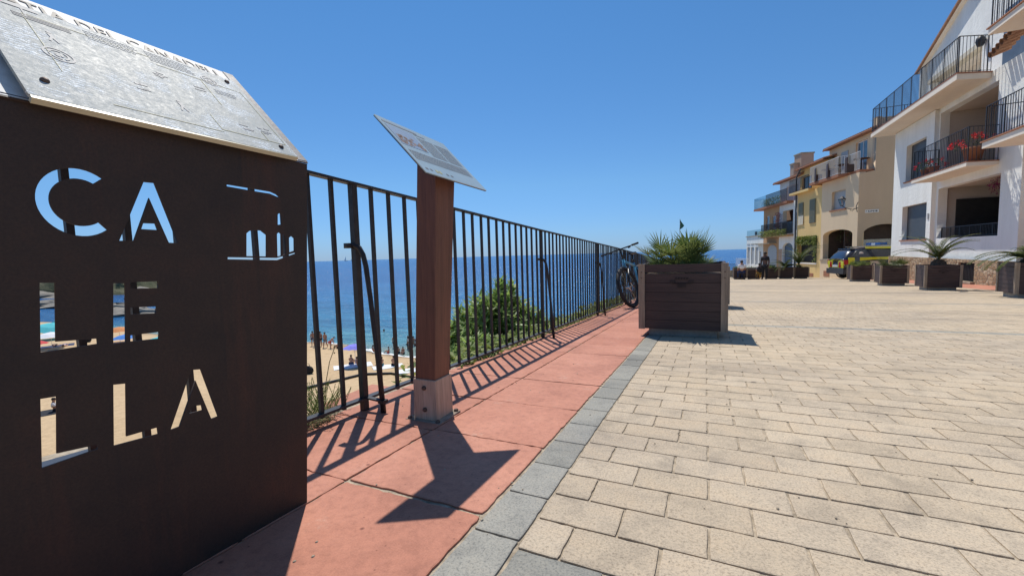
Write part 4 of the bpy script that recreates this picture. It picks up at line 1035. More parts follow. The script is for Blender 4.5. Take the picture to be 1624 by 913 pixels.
# ================================================================ PEOPLE
def skin_mesh(name, pts, edges, rad, mat, parent, F, sub=1):
    me = bpy.data.meshes.new(name); me.from_pydata([tuple(p) for p in pts], edges, []); me.update()
    ob = bpy.data.objects.new(name, me); col.objects.link(ob)
    md = ob.modifiers.new('s', 'SKIN'); md.use_smooth_shade = True
    lay = me.skin_vertices[0].data
    for i, r_ in enumerate(rad):
        rr_ = r_ if isinstance(r_, tuple) else (r_, r_); lay[i].radius = rr_; lay[i].use_root = (i == 0)
    if sub: sm = ob.modifiers.new('u', 'SUBSURF'); sm.levels = sub; sm.render_levels = sub
    me2 = bpy.data.meshes.new_from_object(ob.evaluated_get(bpy.context.evaluated_depsgraph_get()))
    bpy.data.objects.remove(ob); me2.name = name
    for v in me2.vertices: v.co = F @ v.co
    me2.materials.clear(); me2.materials.append(mat)
    o = bpy.data.objects.new(name, me2); col.objects.link(o); o.parent = parent
    return o
J = ['pelvis', 'spine', 'chest', 'neck', 'head', 'top', 'shL', 'elL', 'wrL', 'haL', 'shR', 'elR', 'wrR', 'haR', 'hiL', 'knL', 'anL', 'toL', 'hiR', 'knR', 'anR', 'toR']
ED = [(0, 1), (1, 2), (2, 3), (3, 4), (4, 5), (2, 6), (6, 7), (7, 8), (8, 9), (2, 10), (10, 11), (11, 12), (12, 13), (0, 14), (14, 15), (15, 16), (16, 17), (0, 18), (18, 19), (19, 20), (20, 21)]
RD = [.085, .075, .085, .032, .058, .045, .040, .030, .021, .022, .040, .030, .021, .022, .060, .040, .026, .020, .060, .040, .026, .020]
# poses as fractions of height: x right, y forward, z up
POSE = {
 'stand': [(0, 0, .53), (0, 0, .63), (0, 0, .76), (0, 0, .86), (0, .01, .92), (0, .005, .965), (-.105, 0, .80), (-.13, -.01, .63), (-.125, .03, .48), (-.12, .05, .41), (.105, 0, .80), (.13, -.01, .63), (.125, .03, .48), (.12, .05, .41), (-.055, 0, .49), (-.065, .01, .27), (-.07, -.01, .045), (-.075, .09, .018), (.055, 0, .49), (.065, .01, .27), (.07, -.01, .045), (.075, .09, .018)],
 'walk': [(0, 0, .52), (0, .01, .62), (0, .02, .75), (0, .03, .85), (0, .05, .91), (0, .045, .955), (-.10, .02, .79), (-.13, .06, .63), (-.12, .16, .52), (-.11, .20, .48), (.10, .02, .79), (.13, -.05, .63), (.12, -.06, .48), (.12, -.05, .41), (-.05, 0, .48), (-.06, -.02, .27), (-.06, -.14, .07), (-.06, -.08, .02), (.05, 0, .48), (.06, .10, .27), (.06, .13, .045), (.06, .22, .02)],
 'cross': [(0, 0, .53), (0, 0, .63), (0, 0, .76), (0, .01, .86), (0, .03, .915), (0, .025, .96), (-.105, 0, .80), (-.16, .02, .66), (-.04, .13, .63), (.02, .14, .63), (.105, 0, .80), (.16, .02, .66), (.05, .12, .66), (-.01, .14, .66), (-.055, 0, .49), (-.065, .01, .27), (-.07, -.01, .045), (-.075, .09, .018), (.055, 0, .49), (.07, .03, .27), (.09, 0, .045), (.11, .08, .018)],
 'bend': [(0, -.05, .50), (0, .02, .59), (0, .12, .68), (0, .20, .74), (0, .26, .76), (0, .29, .79), (-.09, .12, .70), (-.10, .16, .55), (-.07, .22, .42), (-.06, .24, .36), (.09, .12, .70), (.10, .16, .55), (.07, .22, .42), (.06, .24, .36), (-.05, -.05, .47), (-.055, .02, .27), (-.055, -.03, .045), (-.06, .07, .018), (.05, -.05, .47), (.055, .02, .27), (.055, -.03, .045), (.06, .07, .018)],
 'sit': [(0, 0, .055), (0, -.02, .15), (0, -.03, .28), (0, -.01, .38), (0, .01, .44), (0, .005, .485), (-.10, -.03, .32), (-.12, .06, .18), (-.06, .17, .20), (-.03, .20, .21), (.10, -.03, .32), (.12, .06, .18), (.06, .17, .20), (.03, .20, .21), (-.05, .03, .06), (-.07, .22, .22), (-.06, .34, .04), (-.06, .42, .018), (.05, .03, .06), (.07, .22, .22), (.06, .34, .04), (.06, .42, .018)],
 'lie': [(0, 0, .06), (0, -.10, .055), (0, -.23, .06), (0, -.33, .065), (0, -.39, .07), (0, -.43, .07), (-.10, -.26, .055), (-.15, -.12, .035), (-.12, .02, .03), (-.11, .08, .03), (.10, -.26, .055), (.18, -.20, .035), (.16, -.34, .03), (.12, -.40, .03), (-.05, .04, .055), (-.06, .24, .09), (-.06, .45, .03), (-.06, .50, .05), (.05, .04, .055), (.06, .25, .045), (.06, .46, .03), (.06, .50, .05)],
 'chair': [(0, 0, .30), (0, -.02, .40), (0, -.02, .53), (0, 0, .63), (0, .02, .69), (0, .015, .735), (-.105, -.02, .57), (-.13, .02, .42), (-.09, .15, .34), (-.07, .19, .33), (.105, -.02, .57), (.13, .02, .42), (.09, .15, .34), (.07, .19, .33), (-.055, .02, .30), (-.07, .22, .30), (-.07, .23, .05), (-.07, .30, .018), (.055, .02, .30), (.07, .22, .30), (.07, .23, .05), (.07, .30, .018)],
}
def person(label, loc, rz_, H, pose, skin='skin', hair='hair', clothes=(), group=None, hat=None):
    t = empty('person', loc, rz_, label, 'person', group)
    P = [Vector(p)*H for p in POSE[pose]]; I = Matrix.Identity(4)
    rad = [r_*H for r_ in RD]; rad[0] = (.085*H, .062*H); rad[1] = (.072*H, .052*H); rad[2] = (.088*H, .058*H)
    body = skin_mesh('body', P, ED, rad, M[skin], t, I)
    hm = MB(); hc = P[4].lerp(P[5], .45); back = (P[3]-P[5]).normalized()
    hm.ball((hc.x, hc.y-.008*H, hc.z+.012*H), .056*H, 12, 8, (1, 1.08, 1.05)); hm.build('hair', M[hair], t, True)
    fm_ = MB(); fm_.ball((P[4].x, P[4].y+.052*H, P[4].z), .010*H, 6, 5, (1, 1.2, 1.3)); fm_.build('nose', M[skin], body, True)
    for c in clothes:
        kind, mat = c
        if kind == 'shirt': ids = [1, 2, 6, 7, 10, 11]; ee = [(0, 1), (1, 2), (2, 3), (1, 4), (4, 5)]; ids = [1, 2, 6, 7, 10, 11]
        elif kind == 'trousers': ids = [0, 14, 15, 16, 18, 19, 20]; ee = [(0, 1), (1, 2), (2, 3), (0, 4), (4, 5), (5, 6)]
        elif kind == 'shorts': ids = [0, 14, 15, 18, 19]; ee = [(0, 1), (1, 2), (0, 3), (3, 4)]
        elif kind == 'top': ids = [1, 2]; ee = [(0, 1)]
        elif kind == 'dress': ids = [0, 1, 2]; ee = [(0, 1), (1, 2)]
        pp = [P[i] for i in ids]; rr2 = []
        for i in ids:
            r_ = rad[i] if isinstance(rad[i], tuple) else (rad[i], rad[i]); k = 1.16
            rr2.append((r_[0]*k+.004*H, r_[1]*k+.004*H))
        if kind in ('shorts',):
            for q_ in (2, 4): pp[q_] = pp[q_-1].lerp(pp[q_], .45); rr2[q_] = (.055*H, .055*H)
        if kind == 'shirt':
            for q_ in (3, 5): pp[q_] = pp[q_-1].lerp(pp[q_], .75)
        skin_mesh(kind if kind != 'top' else 'swim_top', pp, ee, rr2, M[mat], t, I)
    return t
person('person standing in black clothes and cap on the plaza by the houses, back turned', (3.43, 30.83, gz(3.43, 30.83)), R(150), 1.74, 'stand', 'skin_dark', 'cloth_grey' if False else 'hair', (('shirt', 'cloth_black'), ('trousers', 'cloth_black')))
person('person in white shirt and dark trousers seated by the leftmost far planter', (2.16, 31.2, gz(2.16, 31.2)), R(10), 1.62, 'chair', 'skin', 'hair', (('shirt', 'cloth_white'), ('trousers', 'cloth_navy')))
pp_ = person('person with black backpack and mustard trousers left of the one in black', (3.16, 31.1, gz(3.16, 31.1)), R(5), 1.35, 'chair', 'skin', 'hair', (('shirt', 'cloth_grey'), ('trousers', 'cloth_mustard')))
bpk = MB(); bpk.ball((0, 0, 0), .5, 12, 8, (.34, .2, .46)); bpo = bpk.build('backpack', M['cloth_black'], None, True); bpo.location = (3.17, 30.94, gz(3.16, 31.1)+.66); tag(bpo, 'black backpack worn by the seated person in mustard trousers', 'backpack')
for (x, y, h_) in ((2.16, 31.2, .42), (3.16, 31.1, .36)):
    t = empty('stool', (x, y+.02, gz(x, y)), 0, 'low dark stool under the %s seated person' % ('white-shirted' if x < 3 else 'backpack-wearing'), 'stool')
    q = MB(); q.box(-.18, .18, -.16, .16, h_-.03, h_); q.build('seat', M['plank'], t)
    for a in (-.15, .15):
        for b_ in (-.13, .13): q = MB(); q.bar((a, b_, 0), (a, b_, h_-.03), .03); q.build('leg', M['iron'], t)

# beach people
BP = [
 (-40.2, 33.0, 60, 1.68, 'stand', 'skin', (('shorts', 'cloth_navy'),), 'bather in navy shorts standing at the waterline, nearest the steel sign'),
 (-39.4, 32.6, -20, 1.66, 'cross', 'skin', (('shorts', 'cloth_grey'),), 'bather with folded arms and grey shorts in the waterline group'),
 (-39.0, 33.0, 90, 1.72, 'stand', 'skin', (('top', 'cloth_black'), ('shorts', 'cloth_black')), 'bather in black swimwear in the waterline group'),
 (-37.9, 32.7, 200, 1.75, 'walk', 'skin', (('shorts', 'cloth_grey'),), 'bare-backed bather walking right of the group, between two railing uprights'),
 (-36.9, 32.5, -60, 1.55, 'bend', 'skin_pale', (('shorts', 'cloth_red'),), 'bather in red swimwear bending over at the waterline'),
 (-30.6, 35.4, 30, 1.70, 'stand', 'skin', (('shorts', 'cloth_navy'),), 'bather in navy trunks standing in shallow water left of the wooden post'),
 (-29.3, 37.0, 200, 1.65, 'cross', 'skin', (('top', 'cloth_grey'),), 'wading bather farthest out left of the wooden post'),
 (-28.9, 35.6, 100, 1.72, 'stand', 'skin_dark', (('shorts', 'cloth_black'),), 'bather in black trunks standing near the child group'),
 (-28.2, 35.0, 10, 1.74, 'stand', 'skin', (('shirt', 'cloth_white'), ('shorts', 'cloth_grey')), 'bather in a white shirt at the waterline'),
 (-27.6, 35.4, 160, 1.78, 'stand', 'skin', (('shirt', 'cloth_navy'), ('shorts', 'cloth_black')), 'bather in dark shirt closest to the wooden post'),
 (-36.3, 33.0, 100, 1.6, 'sit', 'skin', (('shorts', 'cloth_black'),), 'dark-haired bather crouching on the wet sand right of the bending one'),
 (-31.2, 32.8, -30, 1.5, 'sit', 'skin', (('top', 'cloth_pink'),), 'seated child in a pink top at the water edge'),
 (-29.5, 33.2, 120, 1.3, 'sit', 'skin', (('shorts', 'cloth_red'),), 'small child sitting on wet sand left of the pair'),
 (-28.5, 33.5, 60, 1.35, 'sit', 'skin', (('shorts', 'cloth_navy'),), 'seated child in navy beside the waterline, left of its pair'),
 (-27.9, 33.5, 200, 1.4, 'sit', 'skin', (('shorts', 'cloth_grey'),), 'seated child in grey beside the waterline, right of its pair'),
 (-24.9, 28.6, 20, 1.75, 'sit', 'skin', (('shorts', 'cloth_black'),), 'bare-backed sunbather sitting on a white towel right of the violet parasol'),
 (-25.9, 28.2, 100, 1.6, 'sit', 'skin', (('shorts', 'cloth_teal'),), 'sunbather in teal leaning back beside the bare-backed one'),
 (-29.0, 27.7, 20, 1.7, 'sit', 'skin', (('shorts', 'cloth_navy'),), 'person sitting under the left side of the violet parasol'),
 (-27.9, 27.3, -30, 1.7, 'sit', 'skin', (('top', 'cloth_pink'),), 'person sitting under the right side of the violet parasol'),
 (-38.6, 11.7, -20, 1.8, 'sit', 'skin', (('shirt', 'cloth_white'), ('trousers', 'cloth_black')), 'person in white top and dark trousers sitting on sand behind the lower L'),
 (-71.8, 22.4, 80, 1.7, 'lie', 'skin', (('shorts', 'cloth_navy'),), 'sunbather lying on the sand below the red parasol'),
 (-70.6, 22.9, 60, 1.7, 'lie', 'skin_pale', (('shorts', 'cloth_blue'),), 'paler sunbather lying beside the other below the red parasol'),
]
def zb_at(x, y): return bz(x, y)
for (x, y, a, H, ps, sk, cl, lb_) in BP:
    person(lb_, (x, y, max(bz(x, y), -9.6)), R(a), H, ps, sk, 'hair', cl, 'people on the beach')
SW = [(-39.3, 43.5), (-35.0, 52.0), (-22, 60), (-26.5, 75), (-18, 62), (-14.5, 52), (-30, 64), (-47, 70)]
SWL = ['swimmer nearest the shore, right of the railing stay', 'swimmer a little farther out than the nearest one', 'swimmer off the beach behind the wooden post', 'far swimmer in open water left of the oleander top', 'swimmer behind the uprights above the oleander left side', 'swimmer low behind the oleander bush', 'swimmer midway out, left of the wooden post', 'leftmost swimmer, seen beside the steel sign edge']
for i, (x, y) in enumerate(SW):
    t = empty('swimmer', (x, y, -9.0), rng.uniform(0, 6), SWL[i], 'swimmer', 'swimmers in the sea')
    q = MB(); q.ball((0, 0, .14), .11, 8, 6, (1, 1, 1.2)); q.ball((0, 0, -.02), .2, 8, 6, (1, .6, .4)); q.build('body', M['skin'], t, True)
    q = MB(); q.ball((0, -.02, .18), .115, 8, 6); q.build('hair', M['hair'], t, True)
def parasol(x, y, r, h, mat, label, tilt=0, stripes=None):
    t = empty('beach_parasol', (x, y, bz(x, y)), 0, label, 'parasol', 'parasols on the beach')
    F = Matrix.Translation((0, 0, h)) @ Matrix.Rotation(tilt, 4, 'Y')
    q = MB(); n_ = 10; vs = [F @ Vector((0, 0, .0))]; fs = []
    for k in range(n_*2):
        a = math.pi*k/n_; rr_ = r*(1.0 if k % 2 == 0 else .965); 
        vs.append(F @ Vector((rr_*.55*math.cos(a), rr_*.55*math.sin(a), -.13*r)))
    for k in range(n_*2):
        a = math.pi*k/n_; rr_ = r*(1.0 if k % 2 == 0 else .965); vs.append(F @ Vector((rr_*math.cos(a), rr_*math.sin(a), -.38*r+(0 if k % 2 == 0 else .04))))
    m2 = n_*2
    for k in range(m2): fs += [(0, 1+k, 1+(k+1) % m2), (1+k, 1+m2+k, 1+m2+(k+1) % m2, 1+(k+1) % m2)]
    q.add(vs, fs); q.build('canopy', M[mat], t)
    q = MB(); q.tube([(0, 0, -.2), F @ Vector((0, 0, .06))], .02, 6); q.build('pole', M['white_paint'], t)
    q = MB()
    for k in range(n_): a = 2*math.pi*k/n_; q.tube([F @ Vector((0, 0, -.03)), F @ Vector((r*.97*math.cos(a), r*.97*math.sin(a), -.39*r))], .006, 3, False)
    q.build('ribs', M['iron'], t); return t
parasol(-28.4, 27.6, 1.0, 1.95, 'cloth_violet', 'violet-blue beach parasol sheltering two people on the open sand')
parasol(-84, 27.2, 1.3, 2.1, 'cloth_teal', 'dark teal parasol seen highest through the letter L')
parasol(-79.0, 24.6, 1.9, 2.1, 'cloth_cyan', 'large turquoise parasol seen through the letter L', .25)
parasol(-70.0, 21.6, 1.5, 1.95, 'cloth_white', 'white parasol seen through the letter L')
parasol(-66.6, 19.2, 1.15, 1.6, 'cloth_red', 'coral red parasol below the white one')
parasol(-66.2, 26.4, 1.4, 1.95, 'cloth_orange', 'orange parasol seen through the letter E')
parasol(-60.0, 24.4, 1.2, 1.7, 'cloth_blue', 'bright blue parasol below the orange one')
parasol(-53.0, 24.3, 1.3, 1.8, 'cloth_cyan', 'pale cyan parasol seen at the foot of the letter E')
def towel(x, y, a, mat, label, L=1.9, W=1.0):
    t = empty('beach_towel', (x, y, 0), R(a), label, 'towel', 'towels on the sand'); q = MB(); n_ = 6
    for i in range(n_):
        for j in range(3):
            pass
    V = []; F_ = []
    for i in range(n_+1):
        for j in range(4):
            px, py = -L/2+L*i/n_, -W/2+W*j/3; wx = x+px*math.cos(R(a))-py*math.sin(R(a)); wy = y+px*math.sin(R(a))+py*math.cos(R(a))
            V.append((px, py, bz(wx, wy)+.03+.02*math.sin(i*2+j)))
    for i in range(n_):
        for j in range(3): aa = i*4+j; F_.append((aa, aa+1, aa+5, aa+4))
    q.add(V, F_); q.build('cloth', M[mat], t)
    return t
towel(-28.4, 27.3, 50, 'cloth_white', 'white towel under the violet parasol', 3.2, 1.6)
towel(-25.2, 28.2, 50, 'cloth_white', 'white towel under the bare-backed sunbather', 2.6, 1.4)
towel(-22.4, 27.8, 45, 'cloth_white', 'white and blue patterned towel left of the wooden post', 2.2, 1.4)
towel(-38.7, 11.5, 70, 'cloth_black', 'dark towel seen through the lower letter L', 2.4, 1.5)
towel(-71.3, 22.5, 70, 'cloth_navy', 'navy towel under the two lying sunbathers', 2.8, 2.0)
def bag(x, y, s, label):
    t = empty('beach_bag', (x, y, bz(x, y)), .4, label, 'bag'); q = MB(); q.ball((0, 0, .22*s), .4*s, 10, 7, (1, .5, .75)); q.build('body', M['cloth_black'], t, True)
    q = MB(); q.tube([(-.2*s, 0, .4*s), (-.1*s, 0, .65*s), (.1*s, 0, .65*s), (.2*s, 0, .4*s)], .02, 5); q.build('handle', M['cloth_black'], t)
bag(-30.2, 24.1, 1.3, 'black bag alone on the sand beside the steel sign edge')
bag(-71.0, 25.0, 1.6, 'dark round bag on the sand seen at the foot of the letter L')

# boats, buoys, kayak
def sailboat(x, y, s, label):
    t = empty('sailing_boat', (x, y, -9), .6, label, 'boat', 'sailing boats on the horizon')
    q = MB(); prof = [(-.5, .02), (-.35, .10), (0, .13), (.3, .09), (.5, .0)]
    vs = [v for x_, w_ in prof for v in ((x_*s, -w_*s, .1*s), (x_*s, w_*s, .1*s), (x_*s*.9, 0, -.03*s))]
    q.add(vs, [(i*3+k, i*3+(k+1) % 3, (i+1)*3+(k+1) % 3, (i+1)*3+k) for i in range(4) for k in range(3)]); q.build('hull', M['white_paint'], t)
    q = MB(); q.tube([(0.05*s, 0, .05*s), (.05*s, 0, 1.25*s)], .008*s, 5); q.build('mast', M['grey_shutter'], t)
    q = MB(); q.add([(0.03*s, 0, .18*s), (0.03*s, 0, 1.2*s), (-.42*s, .04*s, .2*s), (-.15*s, .05*s, .6*s)], [(0, 1, 3, 2)]); q.build('sail', M['cloth_white'], t)
sailboat(-3500, 3350, 42, 'larger pale sailing boat faint on the horizon left of the railing post')
sailboat(-3390, 3330, 34, 'smaller pale sailing boat faint on the horizon, right of its companion')
t = empty('motor_boat', (-372, 488, -9), 1.0, 'small white motor boat at sea just left of the wooden post', 'boat'); q = MB()
vs = [v for x_, w_ in ((-3, .9), (-1, 1.1), (1.5, .9), (3.4, .05)) for v in ((x_, -w_, 1.0), (x_, w_, 1.0), (x_*.95, w_*.5, 0), (x_*.95, -w_*.5, 0))]
q.add(vs, [(i*4+k, i*4+(k+1) % 4, (i+1)*4+(k+1) % 4, (i+1)*4+k) for i in range(3) for k in range(4)]+[(0, 1, 2, 3)]); q.build('hull', M['white_paint'], t)
q = MB(); q.box(-1.2, .8, -.6, .6, 1.0, 2.0); q.build('cabin', M['white_paint'], t)
for (x, y, l) in ((-14, 132, 'orange buoy above the oleander top'), (4, 165, 'orange buoy rightmost of the five, behind distant uprights'), (-60, 95, 'nearest orange buoy, left of the wooden post'), (-95, 150, 'leftmost orange buoy, beside the first railing post'), (-30, 210, 'farthest orange buoy near the horizon right of the wooden post')):
    t = empty('mooring_buoy', (x, y, -9), 0, l, 'buoy', 'mooring buoys'); q = MB(); q.ball((0, 0, .15), .35, 10, 7); q.build('float', M['cloth_orange'], t, True)
t = empty('kayak', (-262, 240, -9), R(-30), 'dark slim rowing craft on the sea beside the steel sign edge', 'kayak'); q = MB()
vs = [v for x_, w_ in ((-7.5, .05), (-4, .7), (0, .9), (4, .7), (7.5, .05)) for v in ((x_, -w_, .5), (x_, w_, .5), (x_, 0, -.1))]
q.add(vs, [(i*3+k, i*3+(k+1) % 3, (i+1)*3+(k+1) % 3, (i+1)*3+k) for i in range(4) for k in range(3)]); q.build('hull', M['cloth_black'], t)
t = empty('beach_flag', (-1.12, 21.67, gz(-1.1, 21.6)), 0, 'dark green pennant on a thin pole rising behind the planter palm', 'flag')
q = MB(); q.tube([(0, 0, 0), (0, 0, 2.62), (.02, 0, 3.12)], .012, 6); q.build('pole', M['chrome'], t)
q = MB(); q.add([(0, 0, 3.12), (.08, .03, 2.98), (.20, .02, 2.80), (.12, .0, 2.70), (0, 0, 2.62), (.06, .03, 2.88)], [(0, 5, 1), (1, 5, 3, 2), (5, 4, 3), (0, 4, 5)]); q.build('pennant', M['cloth_green'], t)

# headland, rocks and pines
hd = MB(); rng = random.Random(31); nx_, ny_ = 40, 22; V = []; Fc = []
def hh(u, v):
    # u along the coast 0..1 (far left -> tip), v across
    prof = 17*(1-sst(.55, 1.0, u))*(math.sin(math.pi*min(1, v*1.0))**.6)+2.5*math.sin(u*17)*math.sin(v*3.14)
    return -9.6+max(0, prof)+1.2*math.sin(u*40+v*9)*math.sin(math.pi*v)
for i in range(nx_+1):
    for j in range(ny_+1):
        u = i/nx_; v = j/ny_; ax = Vector((-330, 20)).lerp(Vector((-172, 96)), u); nrm = Vector((.43, -.90)); p = ax+nrm*(v-.5)*60*(1-.5*u)
        V.append((p.x, p.y, hh(u, v)+random.uniform(-.3, .3)))
for i in range(nx_):
    for j in range(ny_): a = i*(ny_+1)+j; Fc.append((a, a+ny_+1, a+ny_+2, a+1))
hd.add(V, Fc); tag(hd.build('headland', M['hill']), kind='structure')
def rock(x, y, z, s, label, group='rocks along the far shore'):
    q = MB(); n_, m_ = 12, 8; vs = []; fs = []; ph = rng.uniform(0, 9)
    for i in range(m_+1):
        for k in range(n_):
            th = math.pi*i/m_; a = 2*math.pi*k/n_; rr_ = 1+.28*math.sin(3*a+ph+i)+.2*math.sin(5*a+2*i+ph)
            vs.append((s[0]*rr_*math.sin(th)*math.cos(a), s[1]*rr_*math.sin(th)*math.sin(a), s[2]*math.cos(th)*(1+.15*math.sin(a*2+ph))))
    for i in range(m_):
        for k in range(n_): fs.append((i*n_+k, (i+1)*n_+k, (i+1)*n_+(k+1) % n_, i*n_+(k+1) % n_))
    q.add(vs, fs); o = q.build('rock', M['rock']); o.location = (x, y, z); o.rotation_euler = (0, 0, rng.uniform(0, 3)); tag(o, label, 'rock', group)
for (x, y, s, l) in ((-250, 78, (20, 9, 3.6), 'broad pale layered rock ledge far out, seen at the top of the letter L'), (-205, 66, (14, 7, 2.4), 'long low rock ledge nearer than the broad one'),
                     (-150, 49, (9, 5, 1.7), 'mid-distance rounded rock seen through the letter L'), (-235, 100, (16, 7, 3.4), 'dark rock with pale streaks at the top of the letter E'),
                     (-190, 84, (10, 6, 2.2), 'jagged rock below the headland tip'), (-118, 47, (7, 4, 1.6), 'rounded dark rock at the end of the bay beach'), (-105, 44, (5, 3, 1.1), 'small flat rock beside the bay beach'),
                     (-150, 66, (7, 4, 1.4), 'low grey rock in the bay water')):
    rock(x, y, -9.0, s, l)
for k in range(11):
    u = rng.uniform(.25, .93); v = rng.uniform(.3, .7); ax = Vector((-330, 20)).lerp(Vector((-172, 96)), u); p = ax+Vector((.43, -.90))*(v-.5)*60*(1-.5*u)
    t = empty('pine_tree', (p.x, p.y, hh(u, v)-.3), 0, ('tallest rounded pine crown' if k == 0 else 'rounded dark pine')+' on the far headland seen through the upper cut-out letters', 'tree', 'pines on the headland')
    H = rng.uniform(4.5, 7.5); q = MB(); q.tube([(0, 0, 0), (.3, .1, H*.5), (.2, .2, H*.8)], [.25, .18, .1], 6); q.build('trunk', M['bark'], t)
    q = MB()
    for c in range(260):
        d = rdir(rng, -.3, 1); rr_ = rng.uniform(.6, 1)*(1+.2*math.sin(5*math.atan2(d.y, d.x)+k)); pc = Vector((d.x*2.9*rr_, d.y*2.9*rr_, H*.8+d.z*1.7*rr_))
        for l_ in range(3): leaf(q, pc, rdir(rng), rng.uniform(.5, .9), .35, Vector((0, 0, 1)), .1, 1)
    q.build('crown', M['pine'], t)

# ================================================================ BUILDINGS
def railing(parent, pts, h, off, mat='iron', step=.115, name='railing', ball=False, postevery=8):
    """pts: list of Vector base points"""
    q = MB()
    for a, b_ in zip(pts[:-1], pts[1:]):
        a = Vector(a); b_ = Vector(b_); L = (b_-a).length; n_ = max(1, int(L/step))
        for k in range(n_+1):
            p = a.lerp(b_, k/n_); thick = .028 if k % postevery == 0 else .013
            q.bar(off @ p, off @ (p+Vector((0, 0, h))), thick, thick)
        q.bar(off @ (a+Vector((0, 0, h))), off @ (b_+Vector((0, 0, h))), .03, .022); q.bar(off @ (a+Vector((0, 0, .06))), off @ (b_+Vector((0, 0, .06))), .016, .014)
    return q.build(name, M[mat], parent)
def window(parent, F, a, b_, c, d, mat, frame='iron_rail', depth=.12, bars=1, fw=.05, name='window'):
    q = MB()
    for (x0, x1, y0, y1) in ((a, a+fw, c, d), (b_-fw, b_, c, d), (a+fw, b_-fw, c, c+fw), (a+fw, b_-fw, d-fw, d)): q.box(x0, x1, y0, y1, depth, depth+.05, F)
    for k in range(1, bars): x = a+(b_-a)*k/bars; q.box(x-fw/2, x+fw/2, c+fw, d-fw, depth+.002, depth+.048, F)
    w_ = q.build(name, M[frame], parent); q = MB(); q.box(a+.01, b_-.01, c+.01, d-.01, depth+.02, depth+.04, F); q.build('pane', M[mat], w_); return w_
# ---- A: white house with balconies
A = empty('white_house', (9.0, 28.9, gz(9, 28.9)), 0, 'large white plastered house with iron balconies and stone plinth at the right', 'house')
ao = Matrix.Translation(-Vector(A.location))
FA = ao @ FX(9.0); FA2 = ao @ FX(9.15)
plate('wall', rect(24.7, 28.9, 0.0, 6.4), [rect(25.1, 27.65, .87, 2.52), rect(25.4, 27.45, 3.72, 5.46)], .32, FA, M['white_wall'], A)
plate('wall', rect(19.2, 24.7, 0.0, 6.4), [rect(20.25, 24.5, .87, 3.0), rect(20.65, 24.6, 3.46, 6.2)], .3, FA2, M['white_wall'], A)
q = MB(); q.box(9.325, 18, 28.6, 28.897, -1.6, 6.4, ao); q.box(9.455, 18, 19.2, 19.5, -1.6, 6.4, ao); q.build('end_wall', M['white_wall'], A)
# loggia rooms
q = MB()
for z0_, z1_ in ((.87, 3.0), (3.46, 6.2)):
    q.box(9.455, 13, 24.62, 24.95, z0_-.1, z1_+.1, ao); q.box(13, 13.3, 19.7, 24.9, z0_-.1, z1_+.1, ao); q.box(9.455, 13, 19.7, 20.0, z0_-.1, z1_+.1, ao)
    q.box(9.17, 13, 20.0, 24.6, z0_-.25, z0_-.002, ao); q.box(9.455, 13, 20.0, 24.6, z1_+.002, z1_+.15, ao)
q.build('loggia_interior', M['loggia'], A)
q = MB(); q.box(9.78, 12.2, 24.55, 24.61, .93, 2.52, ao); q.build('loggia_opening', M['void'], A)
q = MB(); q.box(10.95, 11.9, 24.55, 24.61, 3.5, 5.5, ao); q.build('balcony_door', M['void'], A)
w1_ = window(A, FA, 25.1, 27.65, .87, 2.52, 'dark_blind', 'dark_grey', .2, 1); w2_ = window(A, FA, 25.4, 27.45, 3.72, 5.46, 'dark_blind', 'dark_grey', .2, 1)
for w_, (a, b_, c, d) in ((w1_, (25.16, 27.59, .93, 2.46)), (w2_, (25.46, 27.39, 3.78, 5.40))):
    q = MB(); n_ = int((d-c)/.055)
    for k in range(n_): q.box(a, b_, c+k*.055, c+k*.055+.043, .205, .218, FA)
    q.build('blind_slats', M['dark_blind'], w_)
for w_, (a, b_, c) in ((w1_, (24.98, 27.77, .82)), (w2_, (25.3, 27.55, 3.67))):
    q = MB(); q.box(a, b_, c, c+.05, -.06, .14, FA); q.build('sill', M['terracotta'], w_)
plate('plinth', [(14.0, -1.6), (28.9, -1.6), (28.9, .06), (14.0, -.02)], [rect(20.95, 22.0, -.78, -.10)], .10, ao @ FX(8.91), M['stone'], A)
q = MB(); q.box(8.98, 9.1, 20.95, 22.0, -.78, -.10, ao); gr_ = q.build('cellar_opening', M['void'], A)
q = MB()
for k in range(11): q.bar(ao @ Vector((8.96, 21.0+k*.096, -.78)), ao @ Vector((8.96, 21.0+k*.096, -.10)), .016)
q.build('grille', M['iron'], gr_)
q = MB(); q.box(8.8, 8.99, 20.9, 22.05, -.86, -.78, ao); q.build('sill', M['coping'], gr_)
railing(A, [(9.3, 24.45, .87), (9.3, 20.3, .87)], .45, ao, name='loggia_railing', step=.09)
q = MB(); q.box(8.97, 9.0, 24.82, 24.95, 1.75, 2.0, ao); q.build('meter_box', M['grey_shutter'], A)
# first-floor balcony
def slab(name, poly, z0_, z1_, mat, edge_mat='terracotta'):
    n_ = len(poly); q = MB(); q.add([ao @ Vector((x, y, z0_)) for x, y in poly]+[ao @ Vector((x, y, z1_)) for x, y in poly], [tuple(range(n_-1, -1, -1)), tuple(range(n_, 2*n_))]+[(k, (k+1) % n_, n_+(k+1) % n_, n_+k) for k in range(n_)])
    s = q.build(name, M[mat], A); q = MB()
    cx = sum(p[0] for p in poly)/n_; cy = sum(p[1] for p in poly)/n_
    pl2 = [(cx+(x-cx)*1.02, cy+(y-cy)*1.008) for x, y in poly]
    q.add([ao @ Vector((x, y, z1_+.002)) for x, y in pl2]+[ao @ Vector((x, y, z1_+.035)) for x, y in pl2], [tuple(range(n_-1, -1, -1)), tuple(range(n_, 2*n_))]+[(k, (k+1) % n_, n_+(k+1) % n_, n_+k) for k in range(n_)])
    q.build('tile_edging', M[edge_mat], s); return s
